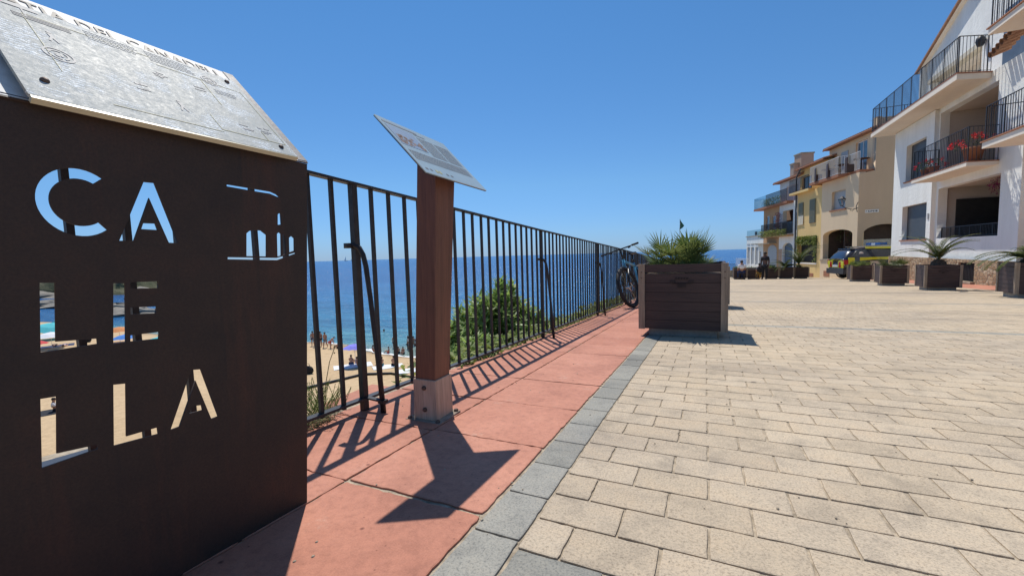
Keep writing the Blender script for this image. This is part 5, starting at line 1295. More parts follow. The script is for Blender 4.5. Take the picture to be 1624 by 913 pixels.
slab('balcony_slab', [(8.2, 24.4), (8.2, 20.1), (9.15, 20.4), (9.15, 24.4)], 3.30, 3.43, 'white_soffit')
railing(A, [(9.05, 24.35, 3.46), (8.25, 24.35, 3.46), (8.25, 20.15, 3.46), (9.12, 20.42, 3.46)], 1.18, ao, name='balcony_railing')
slab('balcony_slab', [(8.05, 29.2), (8.05, 20.65), (9.15, 21.1), (9.15, 29.2)], 6.42, 6.62, 'white_soffit')
railing(A, [(8.1, 29.15, 6.65), (8.1, 20.7, 6.65), (9.12, 21.12, 6.65)], 1.25, ao, name='balcony_railing')
railing(A, [(11.5, 29.15, 6.65), (8.1, 29.15, 6.65)], 1.25, ao, name='balcony_railing')
# upper floor set back
q = MB(); q.box(9.15, 18, 19.2, 29.2, 6.405, 6.64, ao); q.build('terrace_floor', M['white_wall'], A)
FU = ao @ FX(10.5)
plate('upper_wall', [(30.2, 6.33), (30.2, 9.9), (19.9, 14.0), (19.9, 6.33)], [rect(25.0, 29.4, 6.57, 8.9)], .3, FU, M['white_wall'], A)
q = MB(); q.box(11.4, 11.6, 24.6, 30.0, 6.5, 9.3, ao); q.box(10.8, 11.6, 24.7, 24.98, 6.56, 9.3, ao); q.box(10.8, 11.4, 25, 29.6, 8.92, 9.1, ao); q.build('porch_wall', M['white_soffit'], A)
q = MB(); q.box(10.42, 10.78, 24.8, 29.6, 8.86, 9.06, ao); q.build('porch_beam', M['cream_awning'], A)
q = MB(); q.box(11.34, 11.4, 25.6, 28.6, 6.56, 8.5, ao); q.build('porch_shutter', M['blue_shutter'], A)
q = MB(); q.box(10.3, 18, 30.0, 30.2, 6.3, 9.9, ao); q.build('end_wall', M['white_wall'], A)
q = MB()   # verge of the roof
for k in range(40):
    t0_ = k/40; a = Vector((10.35, 30.45-10.6*t0_, 9.86+4.2*t0_)); q.box(-.14, .6, -.14, .14, -.05, .04, ao @ Matrix.Translation(a) @ Matrix.Rotation(R(-21.5), 4, 'X'))
rf_ = q.build('roof', M['roof_tile'], A); q = MB(); q.add([ao @ Vector(v) for v in ((10.3, 30.5, 9.76), (10.3, 19.8, 13.98), (18, 19.8, 13.98), (18, 30.5, 9.76))], [(0, 1, 2, 3)]); q.build('soffit', M['white_soffit'], rf_)
# lower side part with door, canopy
q = MB(); q.box(9.75, 10.5, 22.9, 23.2, 6.56, 9.5, ao); q.box(9.75, 18, 19.9, 22.9, 6.56, 9.9, ao); q.build('side_wall', M['white_wall'], A)
q = MB(); q.box(9.70, 9.748, 20.4, 21.8, 6.7, 8.9, ao); q.build('door', M['blue_shutter'], A)
cnp = MB()
for k in range(7):
    a = Vector((8.95, 20.35-.2*k, 7.05+.06*k)); cnp.lathe([(.10, -.22), (.08, .3)], 8, (0, 0, 0), ao @ Matrix.Translation(a) @ Matrix.Rotation(R(72), 4, 'Y'))
cnp.build('tile_canopy', M['roof_tile'], A)
wl_ = MB(); wl_.lathe([(.0, .22), (.13, .1), (.15, -.02), (.09, -.2), (0, -.22)], 10, (9.6, 23.0, 8.4), ao); wl_.build('wall_lamp', M['iron'], A, True)
# nearer wing
A2 = empty('white_house', (9.4, 15, gz(9.4, 15)), 0, 'white house wing with two projecting balconies at the right edge of the picture', 'house'); bo = Matrix.Translation(-Vector(A2.location))
q = MB(); q.box(9.5, 18, 10, 19.18, -1.2, 13, bo); q.build('wall', M['white_wall'], A2)
q = MB(); q.box(8.1, 9.5, 12, 19.0, 3.66, 3.85, bo); q.build('balcony_slab', M['white_soffit'], A2)
q = MB(); q.box(8.06, 9.5, 12, 19.04, 3.852, 3.89, bo); q.build('balcony_edging', M['terracotta'], A2)
railing(A2, [(9.45, 18.95, 3.89), (8.15, 18.95, 3.89), (8.15, 12.1, 3.89)], 1.08, bo, name='balcony_railing')
q = MB(); q.box(8.1, 9.5, 12, 19.0, 7.18, 7.36, bo); q.build('balcony_slab', M['white_soffit'], A2)
q = MB(); q.box(8.06, 9.5, 12, 19.04, 7.362, 7.40, bo); q.build('balcony_edging', M['terracotta'], A2)
railing(A2, [(9.45, 18.95, 7.40), (8.15, 18.95, 7.40), (8.15, 12.1, 7.40)], 1.08, bo, name='balcony_railing')
q = MB(); q.box(9.3, 9.5, 12, 14, -1.2, -.01, bo); q.build('plinth', M['stone'], A2)

# geraniums
def geranium(loc, w, label, n=60, h=.28, flowers=14, mat='flower_red', grp='potted geraniums on the balcony'):
    t = empty('flower_pot', loc, 0, label, 'flower pot', grp); rg = random.Random(hash(label) % 1000)
    q = MB(); q.lathe([(0, 0), (.14*w, 0), (.2*w, .33*w), (.225*w, .33*w), (.225*w, .40*w), (.18*w, .40*w), (.16*w, .35*w), (0, .35*w)], 16); q.build('pot', M['terracotta'], t, True)
    q = MB(); fl = MB(); z0_ = .36*w
    for k in range(n*6):
        d = rdir(rg, -.1, 1); p = Vector((d.x*.34*w, d.y*.45*w, z0_+d.z*h)) * 1.0; leaf(q, p, rdir(rg, -.2, 1), rg.uniform(.05, .1), .06, Vector((0, 0, 1)), .1, 1)
    for k in range(flowers):
        d = rdir(rg, .0, 1); c = Vector((d.x*.42*w, d.y*.65*w, z0_+.02+d.z*h*1.15))
        for j in range(26): leaf(fl, c+rdir(rg)*.05*w, rdir(rg), rg.uniform(.05, .08), .055, Vector((0, 0, 1)), 0, 1)
    q.build('leaves', M['leaf_dark'], t); fl.build('flowers', M[mat], t)
geranium((8.62, 20.72, 3.465), 1.35, 'large terracotta pot of red geraniums on the white house balcony corner', 60, .42, 26)
geranium((8.45, 23.8, 3.465), .8, 'smaller pot of red geraniums at the far end of the balcony', 40, .35, 10)
geranium((8.45, 23.1, 3.465), .8, 'dark trough of pinkish geraniums next to the smaller pot', 40, .32, 8)
bg_ = empty('bougainvillea', (9.9, 21.6, 2.2), 0, 'dark magenta bougainvillea spray hanging in the ground-floor loggia', 'plant'); q = MB(); rg = random.Random(2)
for k in range(260): d = rdir(rg); leaf(q, (d.x*.25*rg.random()-.25, d.y*.35*rg.random(), .55+d.z*.4*rg.random()), rdir(rg), rg.uniform(.06, .1), .06, Vector((0, 0, 1)), 0, 1)
q.tube([(0, 0, -.2), (-.1, 0, .3), (-.25, 0, .6)], .01, 4); q.build('flowers', M['flower_magenta'], bg_)
# ---- terrace row: local frames along the facades
def frame(p0, p1):
    p0 = Vector(p0); p1 = Vector(p1); t = (p1-p0).normalized(); inn = Vector((t.y, -t.x))   # inward normal (away from the sea)
    if inn.x < 0: inn = -inn
    return p0, t, inn
def LF(p0, t, inn, base=(0, 0, 0)):
    """local x along facade, y up, z inward -> building space"""
    return Matrix(((t.x, 0, inn.x, p0.x), (t.y, 0, inn.y, p0.y), (0, 1, 0, 0), (0, 0, 0, 1)))
def house(name, label, p0, p1, base):
    p0_, t, inn = frame(p0, p1); h = empty(name, (p0_.x, p0_.y, base), 0, label, 'house'); off = Matrix.Translation(-Vector(h.location))
    return h, off @ LF(p0_, t, inn), (p1[0]-p0[0], p1[1]-p0[1])
def bx(parent, F, name, mat, *boxes):
    q = MB()
    for b_ in boxes: q.box(*b_, F)
    return q.build(name, M[mat], parent)
def lrail(parent, F, segs, h, mat, step=.12, name='balcony_railing'):
    q = MB()
    for (a, za, b_, zb_, y) in segs:
        A_ = Vector((a, y, za)); B_ = Vector((b_, y, zb_)); L = (B_-A_).length; n_ = max(1, int(L/step))
        for k in range(n_+1): p = A_.lerp(B_, k/n_); q.bar(F @ p, F @ (p+Vector((0, h, 0))), .022, .022)
        q.bar(F @ (A_+Vector((0, h, 0))), F @ (B_+Vector((0, h, 0))), .04, .03); q.bar(F @ (A_+Vector((0, .06, 0))), F @ (B_+Vector((0, .06, 0))), .025, .02)
    return q.build(name, M[mat], parent)
def eave(parent, F, a, b_, z, zin, rise=.5, depth=5, over=.45, name='roof'):
    q = MB(); n_ = int((b_-a)/.2)
    q.add([F @ Vector(v) for v in ((a, z, zin-over), (b_, z, zin-over), (b_, z+rise*(depth+over)*.5, zin+depth), (a, z+rise*(depth+over)*.5, zin+depth), (a, z-.08, zin-over), (b_, z-.08, zin-over), (b_, z-.08, zin+.1), (a, z-.08, zin+.1))], [(0, 1, 2, 3), (4, 5, 1, 0), (4, 5, 6, 7)])
    for k in range(n_+1):
        x = a+(b_-a)*k/n_; q.tube([F @ Vector((x, z+.02, zin-over-.05)), F @ Vector((x, z+.03+rise*(depth+over)*.5, zin+depth))], .07, 6)
    r_ = q.build(name, M['roof_tile'], parent); q = MB(); q.tube([F @ Vector((a, z-.06, zin-over-.07)), F @ Vector((b_, z-.06, zin-over-.07))], .055, 6); q.build('gutter', M['terracotta'], r_); return r_
# B tan house
Bh, FB, _ = house('tan_house', 'tan plastered house with arches and white balcony behind the police car', (8.47, 32.47), (7.49, 36.7), -1.4)
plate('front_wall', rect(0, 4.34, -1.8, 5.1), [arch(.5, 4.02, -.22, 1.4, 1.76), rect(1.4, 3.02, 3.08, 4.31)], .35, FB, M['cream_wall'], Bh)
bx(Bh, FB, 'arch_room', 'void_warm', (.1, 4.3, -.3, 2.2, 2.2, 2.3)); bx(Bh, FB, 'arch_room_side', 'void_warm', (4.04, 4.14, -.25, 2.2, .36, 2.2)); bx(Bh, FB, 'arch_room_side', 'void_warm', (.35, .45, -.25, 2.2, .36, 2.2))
bx(Bh, FB, 'sill_band', 'coping', (.3, 4.34, -.33, -.225, -.05, .3))
bx(Bh, FB, 'vent', 'terracotta', (3.05, 3.8, -1.42, -1.04, -.02, .01))
w_ = window(Bh, FB, 1.4, 3.02, 3.08, 4.31, 'grey_shutter', 'grey_shutter', .15, 1); bx(w_, FB, 'sill', 'terracotta', (1.25, 3.17, 3.0, 3.08, -.08, .15))
vi = MB(); rg = random.Random(6)
for k in range(500): leaf(vi, (Matrix.Translation(Vector(Bh.location)) @ FB) @ Vector((rg.uniform(.6, 3.9), rg.uniform(1.0, 1.75), rg.uniform(.6, 1.8))), rdir(rg), .14, .1, Vector((0, 0, 1)), .2, 1)
vo_ = vi.build('vine', M['leaf_dark']); tag(vo_, 'dark vine hanging inside the sea-side arch of the tan house', 'vine')
# side wall (faces the camera)
sd_t = Vector((1.0, 0.10)).normalized(); sfo = Matrix.Translation(-Vector(Bh.location)) @ LF(Vector((8.47, 32.47)), sd_t, Vector((-sd_t.y, sd_t.x)))
plate('side_wall', [(0, -1.6), (7.5, -1.6), (7.5, 8.4), (.78, 8.2), (.78, 5.15), (0, 5.0)], [arch(.27, 2.6, .45, 1.32, 1.92)], .35, sfo, M['tan_shade_wall'], Bh)
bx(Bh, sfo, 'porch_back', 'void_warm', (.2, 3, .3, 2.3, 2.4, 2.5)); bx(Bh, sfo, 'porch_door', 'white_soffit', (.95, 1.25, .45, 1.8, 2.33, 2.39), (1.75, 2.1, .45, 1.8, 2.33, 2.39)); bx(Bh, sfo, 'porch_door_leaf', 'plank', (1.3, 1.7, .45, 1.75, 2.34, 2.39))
bx(Bh, sfo, 'glass_balustrade', 'clear_glass', (.3, 2.58, .5, 1.02, .1, .112)); bx(Bh, sfo, 'porch_floor', 'coping', (.2, 3, .2, .449, .36, 2.4))
pl_ = empty('street_plate', (8.47+.68*sd_t.x, 32.47+.68*sd_t.y-.03, 2.72), 0, 'small white street name plate on the tan house wall above the arch', 'sign')
q = MB(); q.box(-.33, .33, -.012, .0, -.095, .095); pb_ = q.build('plate', M['white_paint'], pl_)
textmesh('lettering', 'P', .13, Matrix(((1, 0, 0, -.30), (0, 0, -1, -.013), (0, 1, 0, -.045), (0, 0, 0, 1))), M['print_dark'], pb_, .002)
q = MB()
for (a, b_, c, d) in ((-.17, -.13, -.05, .05), (-.11, -.08, -.05, .0), (-.06, -.02, -.05, .05), (0, .03, -.02, .05), (.06, .10, -.05, .05), (.14, .17, -.05, .05), (.20, .26, -.05, .05)): q.box(a, b_, -.0145, -.013, c, d)
q.build('worn_letters', M['print_dark'], pb_)
# upper floor of B, inset
bx(Bh, FB, 'upper_side', 'tan_shade_wall', (-.02, .3, 5.0, 8.3, .8, 1.1))
plate('upper_wall', rect(.3, 5.2, 5.0, 7.6), [rect(.8, 2.0, 5.15, 7.25)], .3, FB @ Matrix.Translation((0, 0, .8)), M['cream_wall'], Bh)
window(Bh, FB @ Matrix.Translation((0, 0, .8)), .8, 2.0, 5.15, 7.25, 'glass_blue', 'white_paint', .1, 2, name='balcony_door')
bx(Bh, FB, 'upper_door', 'grey_shutter', (2.8, 3.6, 5.15, 7.0, .76, .79))
q = MB(); pts = [(0, 5.1, 0), (0, 5.1, .8), (5.2, 5.1, .8), (5.2, 5.1, -.45), (1.4, 5.1, -.45), (1.1, 5.1, 0)]
n_ = len(pts); q.add([FB @ Vector(p) for p in pts]+[FB @ (Vector(p)+Vector((0, .16, 0))) for p in pts], [tuple(range(n_-1, -1, -1)), tuple(range(n_, 2*n_))]+[(k, (k+1) % n_, n_+(k+1) % n_, n_+k) for k in range(n_)]); q.build('balcony_slab', M['terracotta'], Bh)
lrail(Bh, FB, [(1.4, -.42, 5.15, -.42, 5.26), (1.4, -.42, 1.1, .03, 5.26), (1.1, .03, .05, .03, 5.26)], 1.1, 'white_paint')
eave(Bh, FB, -.3, 5.3, 7.6, .8, .45, over=.3)
t = empty('balcony_table', (0, 0, 0), 0, 'round dark table with chairs on the tan house balcony', 'table'); q = MB()
for (x, z_) in ((.6, .4), (4.0, .2), (2.4, .2)):
    c = (Matrix.Translation(Vector(Bh.location)) @ FB) @ Vector((x, 5.26, z_)); q.tube([c, c+Vector((0, 0, .72))], .03, 6); q.tube([c+Vector((0, 0, .72)), c+Vector((0, 0, .75))], .4, 14)
    q.box(-.2, .2, -.2, .2, 0, .45, Matrix.Translation(c+Vector((-.55, .1, 0)))); q.box(-.2, -.16, -.2, .2, .45, .9, Matrix.Translation(c+Vector((-.55, .1, 0))))
q.build('table_and_chairs', M['plank'], t)
# lantern at the corner
lan = empty('street_lantern', (8.35, 32.35, 2.95), 0, 'black iron wall lantern on a scrolled bracket at the tan house corner', 'street lamp')
q = MB(); q.tube([(.1, .1, 0), (-.2, -.05, -.08), (-.55, -.1, .02), (-.72, -.12, .15)], .022, 6); q.tube([(.1, .1, .35), (.0, .05, .1), (.08, .1, -.25)], .02, 6); q.tube([(-.1, 0, -.02), (-.2, -.02, -.2), (-.32, -.04, -.12), (-.26, -.03, -.04)], .012, 5); q.build('bracket', M['iron'], lan)
q = MB(); q.lathe([(0, .62), (.06, .58), (.2, .44), (.21, .40), (0, .40)], 8, (-.75, -.12, .15)); q.lathe([(.0, .0), (.07, .0), (.08, .03), (.0, .04)], 8, (-.75, -.12, .15))
for k in range(6): a = 2*math.pi*k/6; q.tube([(-.75+.08*math.cos(a), -.12+.08*math.sin(a), .18), (-.75+.19*math.cos(a), -.12+.19*math.sin(a), .55)], .008, 4)
q.build('lamp_frame', M['iron'], lan); q = MB(); q.lathe([(.07, .04), (.18, .40)], 6, (-.75, -.12, .15)); q.build('glass', M['clear_glass'], lan)
# body of houses behind
def hbody(h, F, a, b_, z0_, z1_, zin, mat, depth=6): bx(h, F, 'rear_walls', mat, (a, b_, z0_, z1_, zin, zin+depth))
hbody(Bh, FB, .32, 5.18, 5.02, 7.55, 1.15, 'cream_wall', 5)
# C yellow house
Ch, FC, _ = house('yellow_house', 'yellow plastered house with olive shutters and ivy-framed window', (7.49, 36.7), (6.65, 40.35), -1.6)
plate('front_wall', rect(0, 3.745, -2.1, 4.9), [rect(.52, 3.6, -.53, 1.49)], .3, FC, M['yellow_wall'], Ch)
bx(Ch, FC, 'ground_window', 'void', (.4, 3.7, -.6, 1.6, .3, .34)); bx(Ch, FC, 'window_sill', 'white_paint', (.45, 3.65, -.62, -.535, -.05, .3)); bx(Ch, FC, 'vent', 'terracotta', (.93, 1.5, -1.54, -1.3, -.02, .01))
for (a, b_, c, d) in ((2.67, 3.46, 3.14, 4.1), (.8, 1.67, 2.43, 4.17)):
    q = MB(); q.box(a, b_, c, d, -.05, .0, FC)
    for k in range(int((d-c)/.09)): q.box(a+.05, b_-.05, c+.05+k*.09, c+.09+k*.09, -.07, -.05, FC)
    q.build('shutter', M['green_shutter'], Ch)
q = MB(); q.add([FC @ Vector(v) for v in ((2.62, 3.14, -.04), (3.5, 3.14, -.04), (3.5, 2.5, -.06), (2.62, 2.5, -.06), (2.62, 2.4, -.07), (3.5, 2.4, -.07))], [(0, 1, 2, 3), (3, 2, 5, 4)]); q.build('awning', M['cream_awning'], Ch)
bx(Ch, FC, 'balcony_slab', 'yellow_wall', (1.1, 4.35, 4.82, 4.98, -.4, .3)); lrail(Ch, FC, [(4.3, -.38, 1.15, -.38, 4.98)], 1.0, 'iron')
plate('upper_wall', rect(0, 4.2, 4.92, 6.85), [rect(2.3, 3.9, 5.1, 6.15)], .3, FC @ Matrix.Translation((0, 0, .35)), M['yellow_wall'], Ch)
window(Ch, FC @ Matrix.Translation((0, 0, .35)), 2.3, 3.9, 5.1, 6.15, 'glass_dark', 'green_shutter', .1, 2); eave(Ch, FC, -.1, 4.3, 6.85, .35, .45, over=.3)
hbody(Ch, FC, .02, 3.72, -2.1, 6.75, .66, 'yellow_wall')
iv = MB(); rg = random.Random(12)
for k in range(1500):
    if rg.random() < .65: p = (rg.uniform(.4, 3.7), rg.uniform(.85, 1.5), rg.uniform(-.15, .05))
    else: p = (rg.choice((rg.uniform(.45, .95), rg.uniform(3.2, 3.7))), rg.uniform(-.5, 1.3) if rg.random() < .8 else 1.2, rg.uniform(-.12, .02))
    leaf(iv, (Matrix.Translation(Vector(Ch.location)) @ FC) @ Vector(p), rdir(rg), rg.uniform(.1, .17), .11, Vector((0, 0, 1)), .2, 1)
tag(iv.build('ivy', M['leaf_ground']), 'ivy hanging round the ground-floor window of the yellow house', 'ivy')
dp = MB(); FCw = Matrix.Translation(Vector(Ch.location)) @ FC; dp.tube([FC @ Vector((3.82, -2.0, -.08)), FC @ Vector((3.82, 6.2, -.08)), FC @ Vector((3.6, 6.6, .0)), FC @ Vector((3.2, 6.75, -.02))], .055, 8); dp.build('drainpipe', M['dark_grey'], Ch)
# D balcony house
Dh, FD, _ = house('balcony_house', 'narrow house with glass and iron balconies full of plants, left of the yellow one', (6.65, 40.35), (5.09, 47.1), -1.9)
plate('front_wall', rect(0, 3.4, -2.3, 4.45), [arch(.7, 2.65, -1.1, .65, 1.06), rect(.73, 2.7, 1.85, 3.78)], .3, FD, M['white_wall'], Dh)
plate('front_wall', rect(3.4, 7.0, -2.3, 4.45), [rect(5.6, 6.35, 2.4, 3.65), rect(4.15, 4.95, 2.4, 3.55)], .3, FD, M['orange_wall'], Dh)
bx(Dh, FD, 'recess', 'pink_wall', (.5, 3.2, 1.7, 4.0, 1.2, 1.25)); bx(Dh, FD, 'recess_railing_panel', 'dark_grey', (.73, 2.7, 1.85, 2.8, -.02, .02))
bx(Dh, FD, 'brick_pier', 'pink_wall', (2.75, 3.35, -2.3, .55, -.03, .0)); bx(Dh, FD, 'blue_door', 'blue_shutter', (.6, 2.8, -2.1, 1.1, .18, .22))
q = MB(); pl2 = arch(3.8, 5.8, -1.6, .45, .95); n_ = len(pl2); q.add([FD @ Vector((x, y, -.02)) for x, y in pl2]+[FD @ Vector((x, y, .01)) for x, y in pl2], [tuple(range(n_))]+[(k, (k+1) % n_, n_+(k+1) % n_, n_+k) for k in range(n_)]); q.build('arched_door', M['grey_shutter'], Dh)
for (a, b_, c, d) in ((5.6, 6.35, 2.4, 3.65), (4.15, 4.95, 2.4, 3.55)): window(Dh, FD, a, b_, c, d, 'glass_blue', 'white_paint', .06, 1)
bx(Dh, FD, 'balcony_slab', 'orange_wall', (.6, 6.3, 1.6, 1.76, -.5, .0)); lrail(Dh, FD, [(.65, -.47, 6.25, -.47, 1.76)], 1.05, 'iron', .1)
bx(Dh, FD, 'balcony_slab', 'terracotta', (.7, 8.2, 4.3, 4.48, -.5, 1.0)); lrail(Dh, FD, [(.75, -.47, 5.2, -.47, 4.48)], 1.0, 'iron', .1)
bx(Dh, FD, 'glass_balustrade', 'clear_glass', (5.2, 8.18, 4.48, 5.5, -.48, -.46), (8.16, 8.18, 4.48, 5.5, -.46, .9))
bx(Dh, FD, 'canopy', 'coping', (3.9, 8.4, 1.05, 1.12, -.6, .0)) 
plate('upper_wall', rect(.2, 5.0, 4.48, 6.5), [rect(1.4, 3.6, 4.55, 5.95)], .3, FD @ Matrix.Translation((0, 0, .6)), M['white_wall'], Dh)
window(Dh, FD @ Matrix.Translation((0, 0, .6)), 1.4, 3.6, 4.55, 5.95, 'grey_shutter', 'white_paint', .1, 2, name='balcony_door'); eave(Dh, FD, -.1, 5.4, 6.5, .6, .45, over=.35)
hbody(Dh, FD, .05, 6.95, -2.3, 4.3, 1.3, 'pink_wall'); bx(Dh, FD, 'end_wall', 'pink_wall', (6.7, 6.998, -2.3, 4.3, .302, 1.3)); bx(Dh, FD, 'upper_end_wall', 'white_wall', (4.7, 4.998, 4.48, 6.5, .902, 5))
FDw = Matrix.Translation(Vector(Dh.location)) @ FD
def hedge(F, a, b_, z0_, z1_, y0_, y1_, n, label, mat='leaf_ground', name='balcony_plants'):
    q = MB(); rg = random.Random(n)
    for k in range(n): leaf(q, F @ Vector((rg.uniform(a, b_), rg.uniform(z0_, z1_), rg.uniform(y0_, y1_))), rdir(rg, -.4, 1), rg.uniform(.1, .2), .10, Vector((0, 0, 1)), .2, 1)
    o = q.build(name, M[mat]); tag(o, label, 'plants'); return o
hedge(FDw, .6, 6.4, 1.65, 2.2, -.75, -.5, 1300, 'long row of trailing plants along the first-floor balcony edge')
hedge(FDw, 1.6, 5.1, 4.45, 5.05, -.75, -.55, 700, 'green plants trailing from the upper balcony with iron railing', 'leaf_dark'); hedge(FDw, 5.8, 6.4, 4.5, 5.0, -.44, -.2, 160, 'small plant at the left end of the upper balcony', 'leaf_dark')
hedge(FDw, 2.6, 3.4, 2.0, 3.7, -.42, -.1, 600, 'magenta bougainvillea climbing the balcony pier', 'flower_magenta', 'bougainvillea')
# E low white building
Eh, FE, _ = house('low_white_building', 'low white building with grey shutters at the far end of the row', (5.09, 47.1), (4.01, 51.8), -2.2)
plate('front_wall', rect(0, 4.8, -3, 1.88), [rect(3.7, 4.55, -.96, .82), rect(2.5, 3.45, -.96, .82), rect(1.35, 2.2, -.96, .82), rect(.55, 1.1, -.85, .36)], .25, FE, M['white_wall'], Eh)
for (a, b_, c, d) in ((3.7, 4.55, -.96, .82), (2.5, 3.45, -.96, .82), (1.35, 2.2, -.96, .82), (.55, 1.1, -.85, .36)): bx(Eh, FE, 'shutter', 'grey_shutter', (a, b_, c, d, .08, .12))
for (a, b_) in ((3.7, 4.55), (2.5, 3.45), (1.35, 2.2)): bx(Eh, FE, 'lintel', 'grey_shutter', (a, b_, 1.05, 1.17, -.03, .0))
bx(Eh, FE, 'cornice', 'coping', (-.02, 4.86, 1.88, 1.97, -.08, .3)); bx(Eh, FE, 'parapet', 'clear_glass', (0, 4.8, 1.98, 2.55, .02, .04)); hbody(Eh, FE, .02, 4.78, -3, 1.86, .26, 'white_wall', 6)
bx(Eh, FE, 'wall_lamp', 'iron', (1.8, 2.1, 2.0, 2.35, -.1, .0))
lrail(Eh, FE, [(1.0, -.9, 5.2, -.9, -1.25)], .9, 'white_paint', .2, 'terrace_railing')
lw = MB(); lw.box(1.4, 4.9, 45.2, 45.5, -3.2, -1.35); lwo = lw.build('garden_wall', M['coping']); tag(lwo, 'low wall in front of the low white building', 'wall')
hedge(Matrix(((1, 0, 0, 0), (0, 0, 1, 0), (0, 1, 0, 0), (0, 0, 0, 1))), 2.4, 4.8, -1.45, -1.0, 44.6, 45.2, 700, 'grey-green hedge on the low wall before the low white building', 'leaf_ground', 'hedge')
# chimneys / tower behind
def chim(x, y, z0_, w_, h_, label):
    t = empty('chimney_stack', (x, y, z0_), R(20), label, 'chimney', 'chimneys behind the row'); q = MB(); q.box(-w_/2, w_/2, -w_/2, w_/2, -3, h_); q.build('stack', M['pink_wall'], t); q = MB(); q.box(-w_/2-.06, w_/2+.06, -w_/2-.06, w_/2+.06, h_, h_+.12); q.build('cap', M['coping'], t)
chim(8.0, 50.2, 7.7, .6, 1.1, 'lower pinkish chimney behind the row of houses'); chim(8.75, 50.4, 7.7, 1.15, 2.0, 'taller pinkish chimney block behind the row of houses')
# brown building behind A
t = empty('brown_house', (13.2, 33, -1.2), 0, 'plain tan house block seen above and behind the white house balcony', 'house'); q = MB(); q.box(-2.6, 5, .8, 6, 0, 9.6); q.build('wall', M['tan_shade_wall'], t); q = MB(); q.add([(-2.65, .7, 9.62), (5.2, .7, 9.62), (5.2, 6.3, 10.8), (-2.65, 6.3, 10.8)], [(0, 1, 2, 3)]); q.build('roof', M['roof_tile'], t)

# low wall with letter P
t = empty('parking_sign', (8.75, 29.5, gz(8.7, 29.5)), 0, 'pale board with a dark letter P between police car and white house', 'sign'); q = MB(); q.box(-.5, .2, 0, .04, .0, 1.0); bd_ = q.build('board', M['cream_awning'], t)
textmesh('lettering', 'P', .42, Matrix(((1, 0, 0, -.38), (0, 0, -1, -.002), (0, 1, 0, .60), (0, 0, 0, 1))), M['cloth_navy'], bd_, .004)

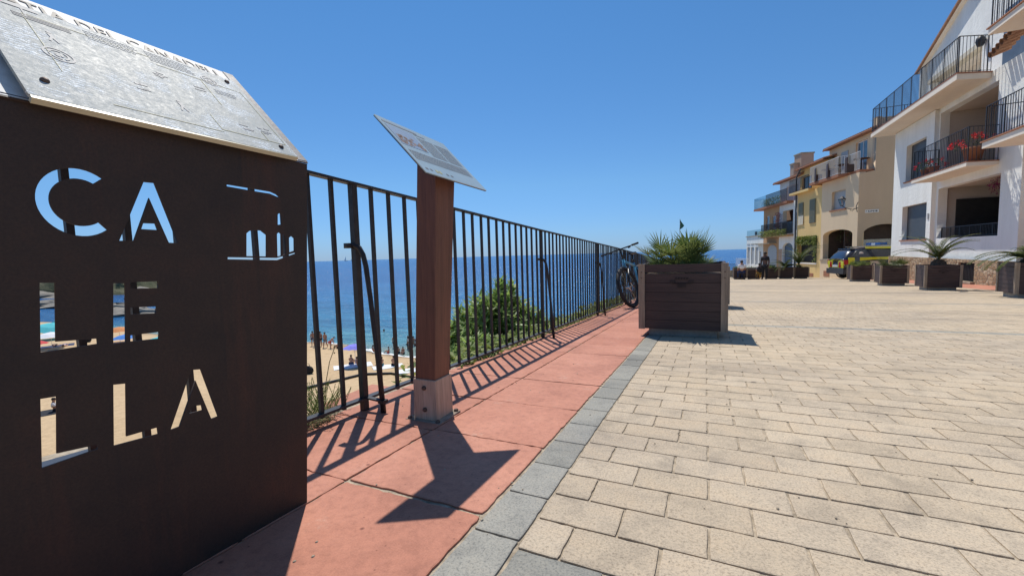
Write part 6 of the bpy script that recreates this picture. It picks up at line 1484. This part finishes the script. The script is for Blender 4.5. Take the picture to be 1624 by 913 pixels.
# ================================================================ POLICE CAR
def car():
    t = empty('police_car', (0, 0, 0), 0, 'dark navy and fluorescent yellow police car parked before the tan house arch', 'car')
    # stations x (rear -> front): x, zbot, zmid, zbelt, zroof, wmid, wbelt, wroof
    S = [(-2.18, .42, .70, 1.02, 1.04, .74, .70, .62), (-2.12, .34, .70, 1.10, 1.16, .86, .82, .68), (-1.95, .30, .70, 1.13, 1.42, .90, .86, .66), (-1.65, .28, .70, 1.14, 1.60, .91, .87, .67), (-.9, .26, .70, 1.14, 1.68, .92, .88, .68),
         (0, .25, .70, 1.12, 1.69, .92, .88, .68), (.55, .25, .70, 1.10, 1.62, .92, .87, .67), (1.05, .25, .66, .98, 1.22, .92, .86, .72), (1.3, .25, .66, .97, 1.04, .91, .85, .75), (1.85, .26, .62, .88, .93, .88, .80, .68), (2.15, .30, .55, .76, .80, .78, .70, .55), (2.25, .38, .50, .62, .63, .60, .55, .40)]
    vs = []
    for (x, zb_, zm, zt, zr, wm, wt, wr) in S:
        half = [(wm*.88, zb_), (wm, zm), (wt, zt), (wr, zr-.02), (wr*.6, zr+.02)]
        ring = [(-y, z) for y, z in half]+[(y, z) for y, z in half[::-1]]
        vs += [(x, y, z) for y, z in ring]
    k = 10; fs = [(i*k+j, i*k+(j+1) % k, (i+1)*k+(j+1) % k, (i+1)*k+j) for i in range(len(S)-1) for j in range(k)]+[tuple(range(k)), tuple(range((len(S)-1)*k+k-1, (len(S)-1)*k-1, -1))]
    q = MB(); q.add(vs, fs); b_ = q.build('body', M['car_navy'], t)
    sm = b_.modifiers.new('s', 'SUBSURF'); sm.levels = sm.render_levels = 1
    for p in b_.data.polygons: p.use_smooth = True
    def side_panel(name, mat, pts, s, y_of, th=.012):
        q = MB(); n_ = len(pts); q.add([(x, s*(y_of(z)+th), z) for x, z in pts]+[(x, s*(y_of(z)-.03), z) for x, z in pts], [tuple(range(n_)), tuple(range(2*n_-1, n_-1, -1))]+[(i, (i+1) % n_, n_+(i+1) % n_, n_+i) for i in range(n_)]); return q.build(name, M[mat], t)
    yl_ = lambda z: .905-.04*abs(z-.66)/.4
    yg = lambda z: .875-(z-1.02)/(1.6-1.02)*.205
    for s in (-1, 1):
        side_panel('side_glass', 'glass_dark', [(-1.85, 1.19), (1.0, 1.17), (.62, 1.48), (-.9, 1.56), (-1.55, 1.48)], s, yg)
        for (a, c) in ((-2.0, -1.7), (-1.45, .35)): side_panel('livery_block', 'car_yellow', [(a, .45), (c, .45), (c, 1.14), (a, 1.14)], s, yl_, .014)
        for (a, c) in ((.4, 1.2),): side_panel('livery_block', 'car_blue', [(a, .8), (c, .8), (c, 1.14), (a, 1.14)], s, yl_, .014)
        side_panel('roof_stripe', 'car_yellow', [(-1.1, 1.58), (.5, 1.56), (.5, 1.66), (-1.1, 1.68)], s, lambda z: .69)
        q = MB(); q.lathe([(0, .0), (.11, .0), (.11, .02), (0, .02)], 18, (0, 0, 0), Matrix.Translation((-1.35, s*.765, 1.33)) @ Matrix.Rotation(R(-90*s-s*18), 4, 'X')); q.build('emblem', M['car_white'], t)
        q = MB(); q.box(.72, .92, min(s*.88, s*1.06), max(s*.88, s*1.06), 1.0, 1.14); q.build('mirror', M['car_navy'], t)
        for x in (-1.35, 1.38):
            q = MB(); mt = Matrix.Translation((x, s*.80, .33)); q.torus(.235, .095, mt, 28, 8); w_ = q.build('wheel', M['rubber'], t, True)
            q = MB(); q.lathe([(0, .05), (.05, .05), (.19, .03), (.21, .08), (.21, -.02), (0, -.02)], 20, (0, 0, 0), mt @ Matrix.Rotation(R(-90*s), 4, 'X')); q.build('rim', M['chrome'], w_)
            q = MB(); q.torus(.37, .035, Matrix.Translation((x, s*.875, .36)), 28, 6); q.build('wheel_arch', M['car_plastic'], t)
    q = MB(); q.add([(-2.155, -.60, 1.08), (-2.155, .60, 1.08), (-1.80, .56, 1.50), (-1.80, -.56, 1.50), (-2.08, -.60, 1.08), (-2.08, .60, 1.08), (-1.72, .56, 1.50), (-1.72, -.56, 1.50)], [(0, 1, 2, 3), (4, 7, 6, 5), (0, 4, 5, 1), (3, 2, 6, 7)]); q.build('rear_window', M['glass_blue'], t)
    q = MB(); q.box(-2.24, -2.0, -.86, .86, .28, .56); q.box(-2.20, -2.0, -.9, .9, .32, .5); rb = q.build('rear_bumper', M['car_plastic'], t)
    q = MB()
    for k in range(6): a = -.75+k*.25; q.box(-2.20, -2.12, a, a+.24, .60, .74) if True else None
    q.box(-2.21, -2.12, -.8, -.3, .74, .96); q.box(-2.21, -2.12, .3, .8, .74, .96); q.build('rear_livery', M['car_yellow'], t)
    q = MB(); q.box(-2.215, -2.14, -.55, -.35, .62, .92); q.box(-2.215, -2.14, .35, .55, .62, .92); q.build('rear_livery_red', M['lamp_red'], t)
    q = MB(); q.box(-2.222, -2.14, -.26, .26, .64, .75); q.build('number_plate', M['car_white'], t)
    for s in (-1, 1): q = MB(); q.box(-2.19, -2.0, min(s*.72, s*.87), max(s*.72, s*.87), .78, 1.02); q.build('tail_light', M['lamp_red'], t); q = MB(); q.box(1.95, 2.16, min(s*.5, s*.76), max(s*.5, s*.76), .66, .80); q.build('headlight', M['car_white'], t)
    q = MB(); q.box(-1.78, -1.55, -.6, .6, 1.56, 1.60); q.build('spoiler', M['car_navy'], t)
    q = MB(); q.box(-.35, -.05, -.58, .58, 1.75, 1.86); lbb = q.build('light_bar', M['car_white'], t)
    for s in (-1, 1): q = MB(); q.box(-.37, -.03, min(s*.2, s*.62), max(s*.2, s*.62), 1.755, 1.88); q.build('beacon', M['beacon'], lbb)
    q = MB()
    for s in (-1, 1): q.box(-1.4, .3, s*.6-.02, s*.6+.02, 1.67, 1.70)
    q.build('roof_rail', M['chrome'], t); return t
pc = car(); pc.location = (9.05, 30.6, gz(8.9, 30.5)+.03); pc.rotation_euler = (0, 0, R(14)); pc.scale = (1.02, 1.0, 1.08)

bpy.context.view_layer.update()
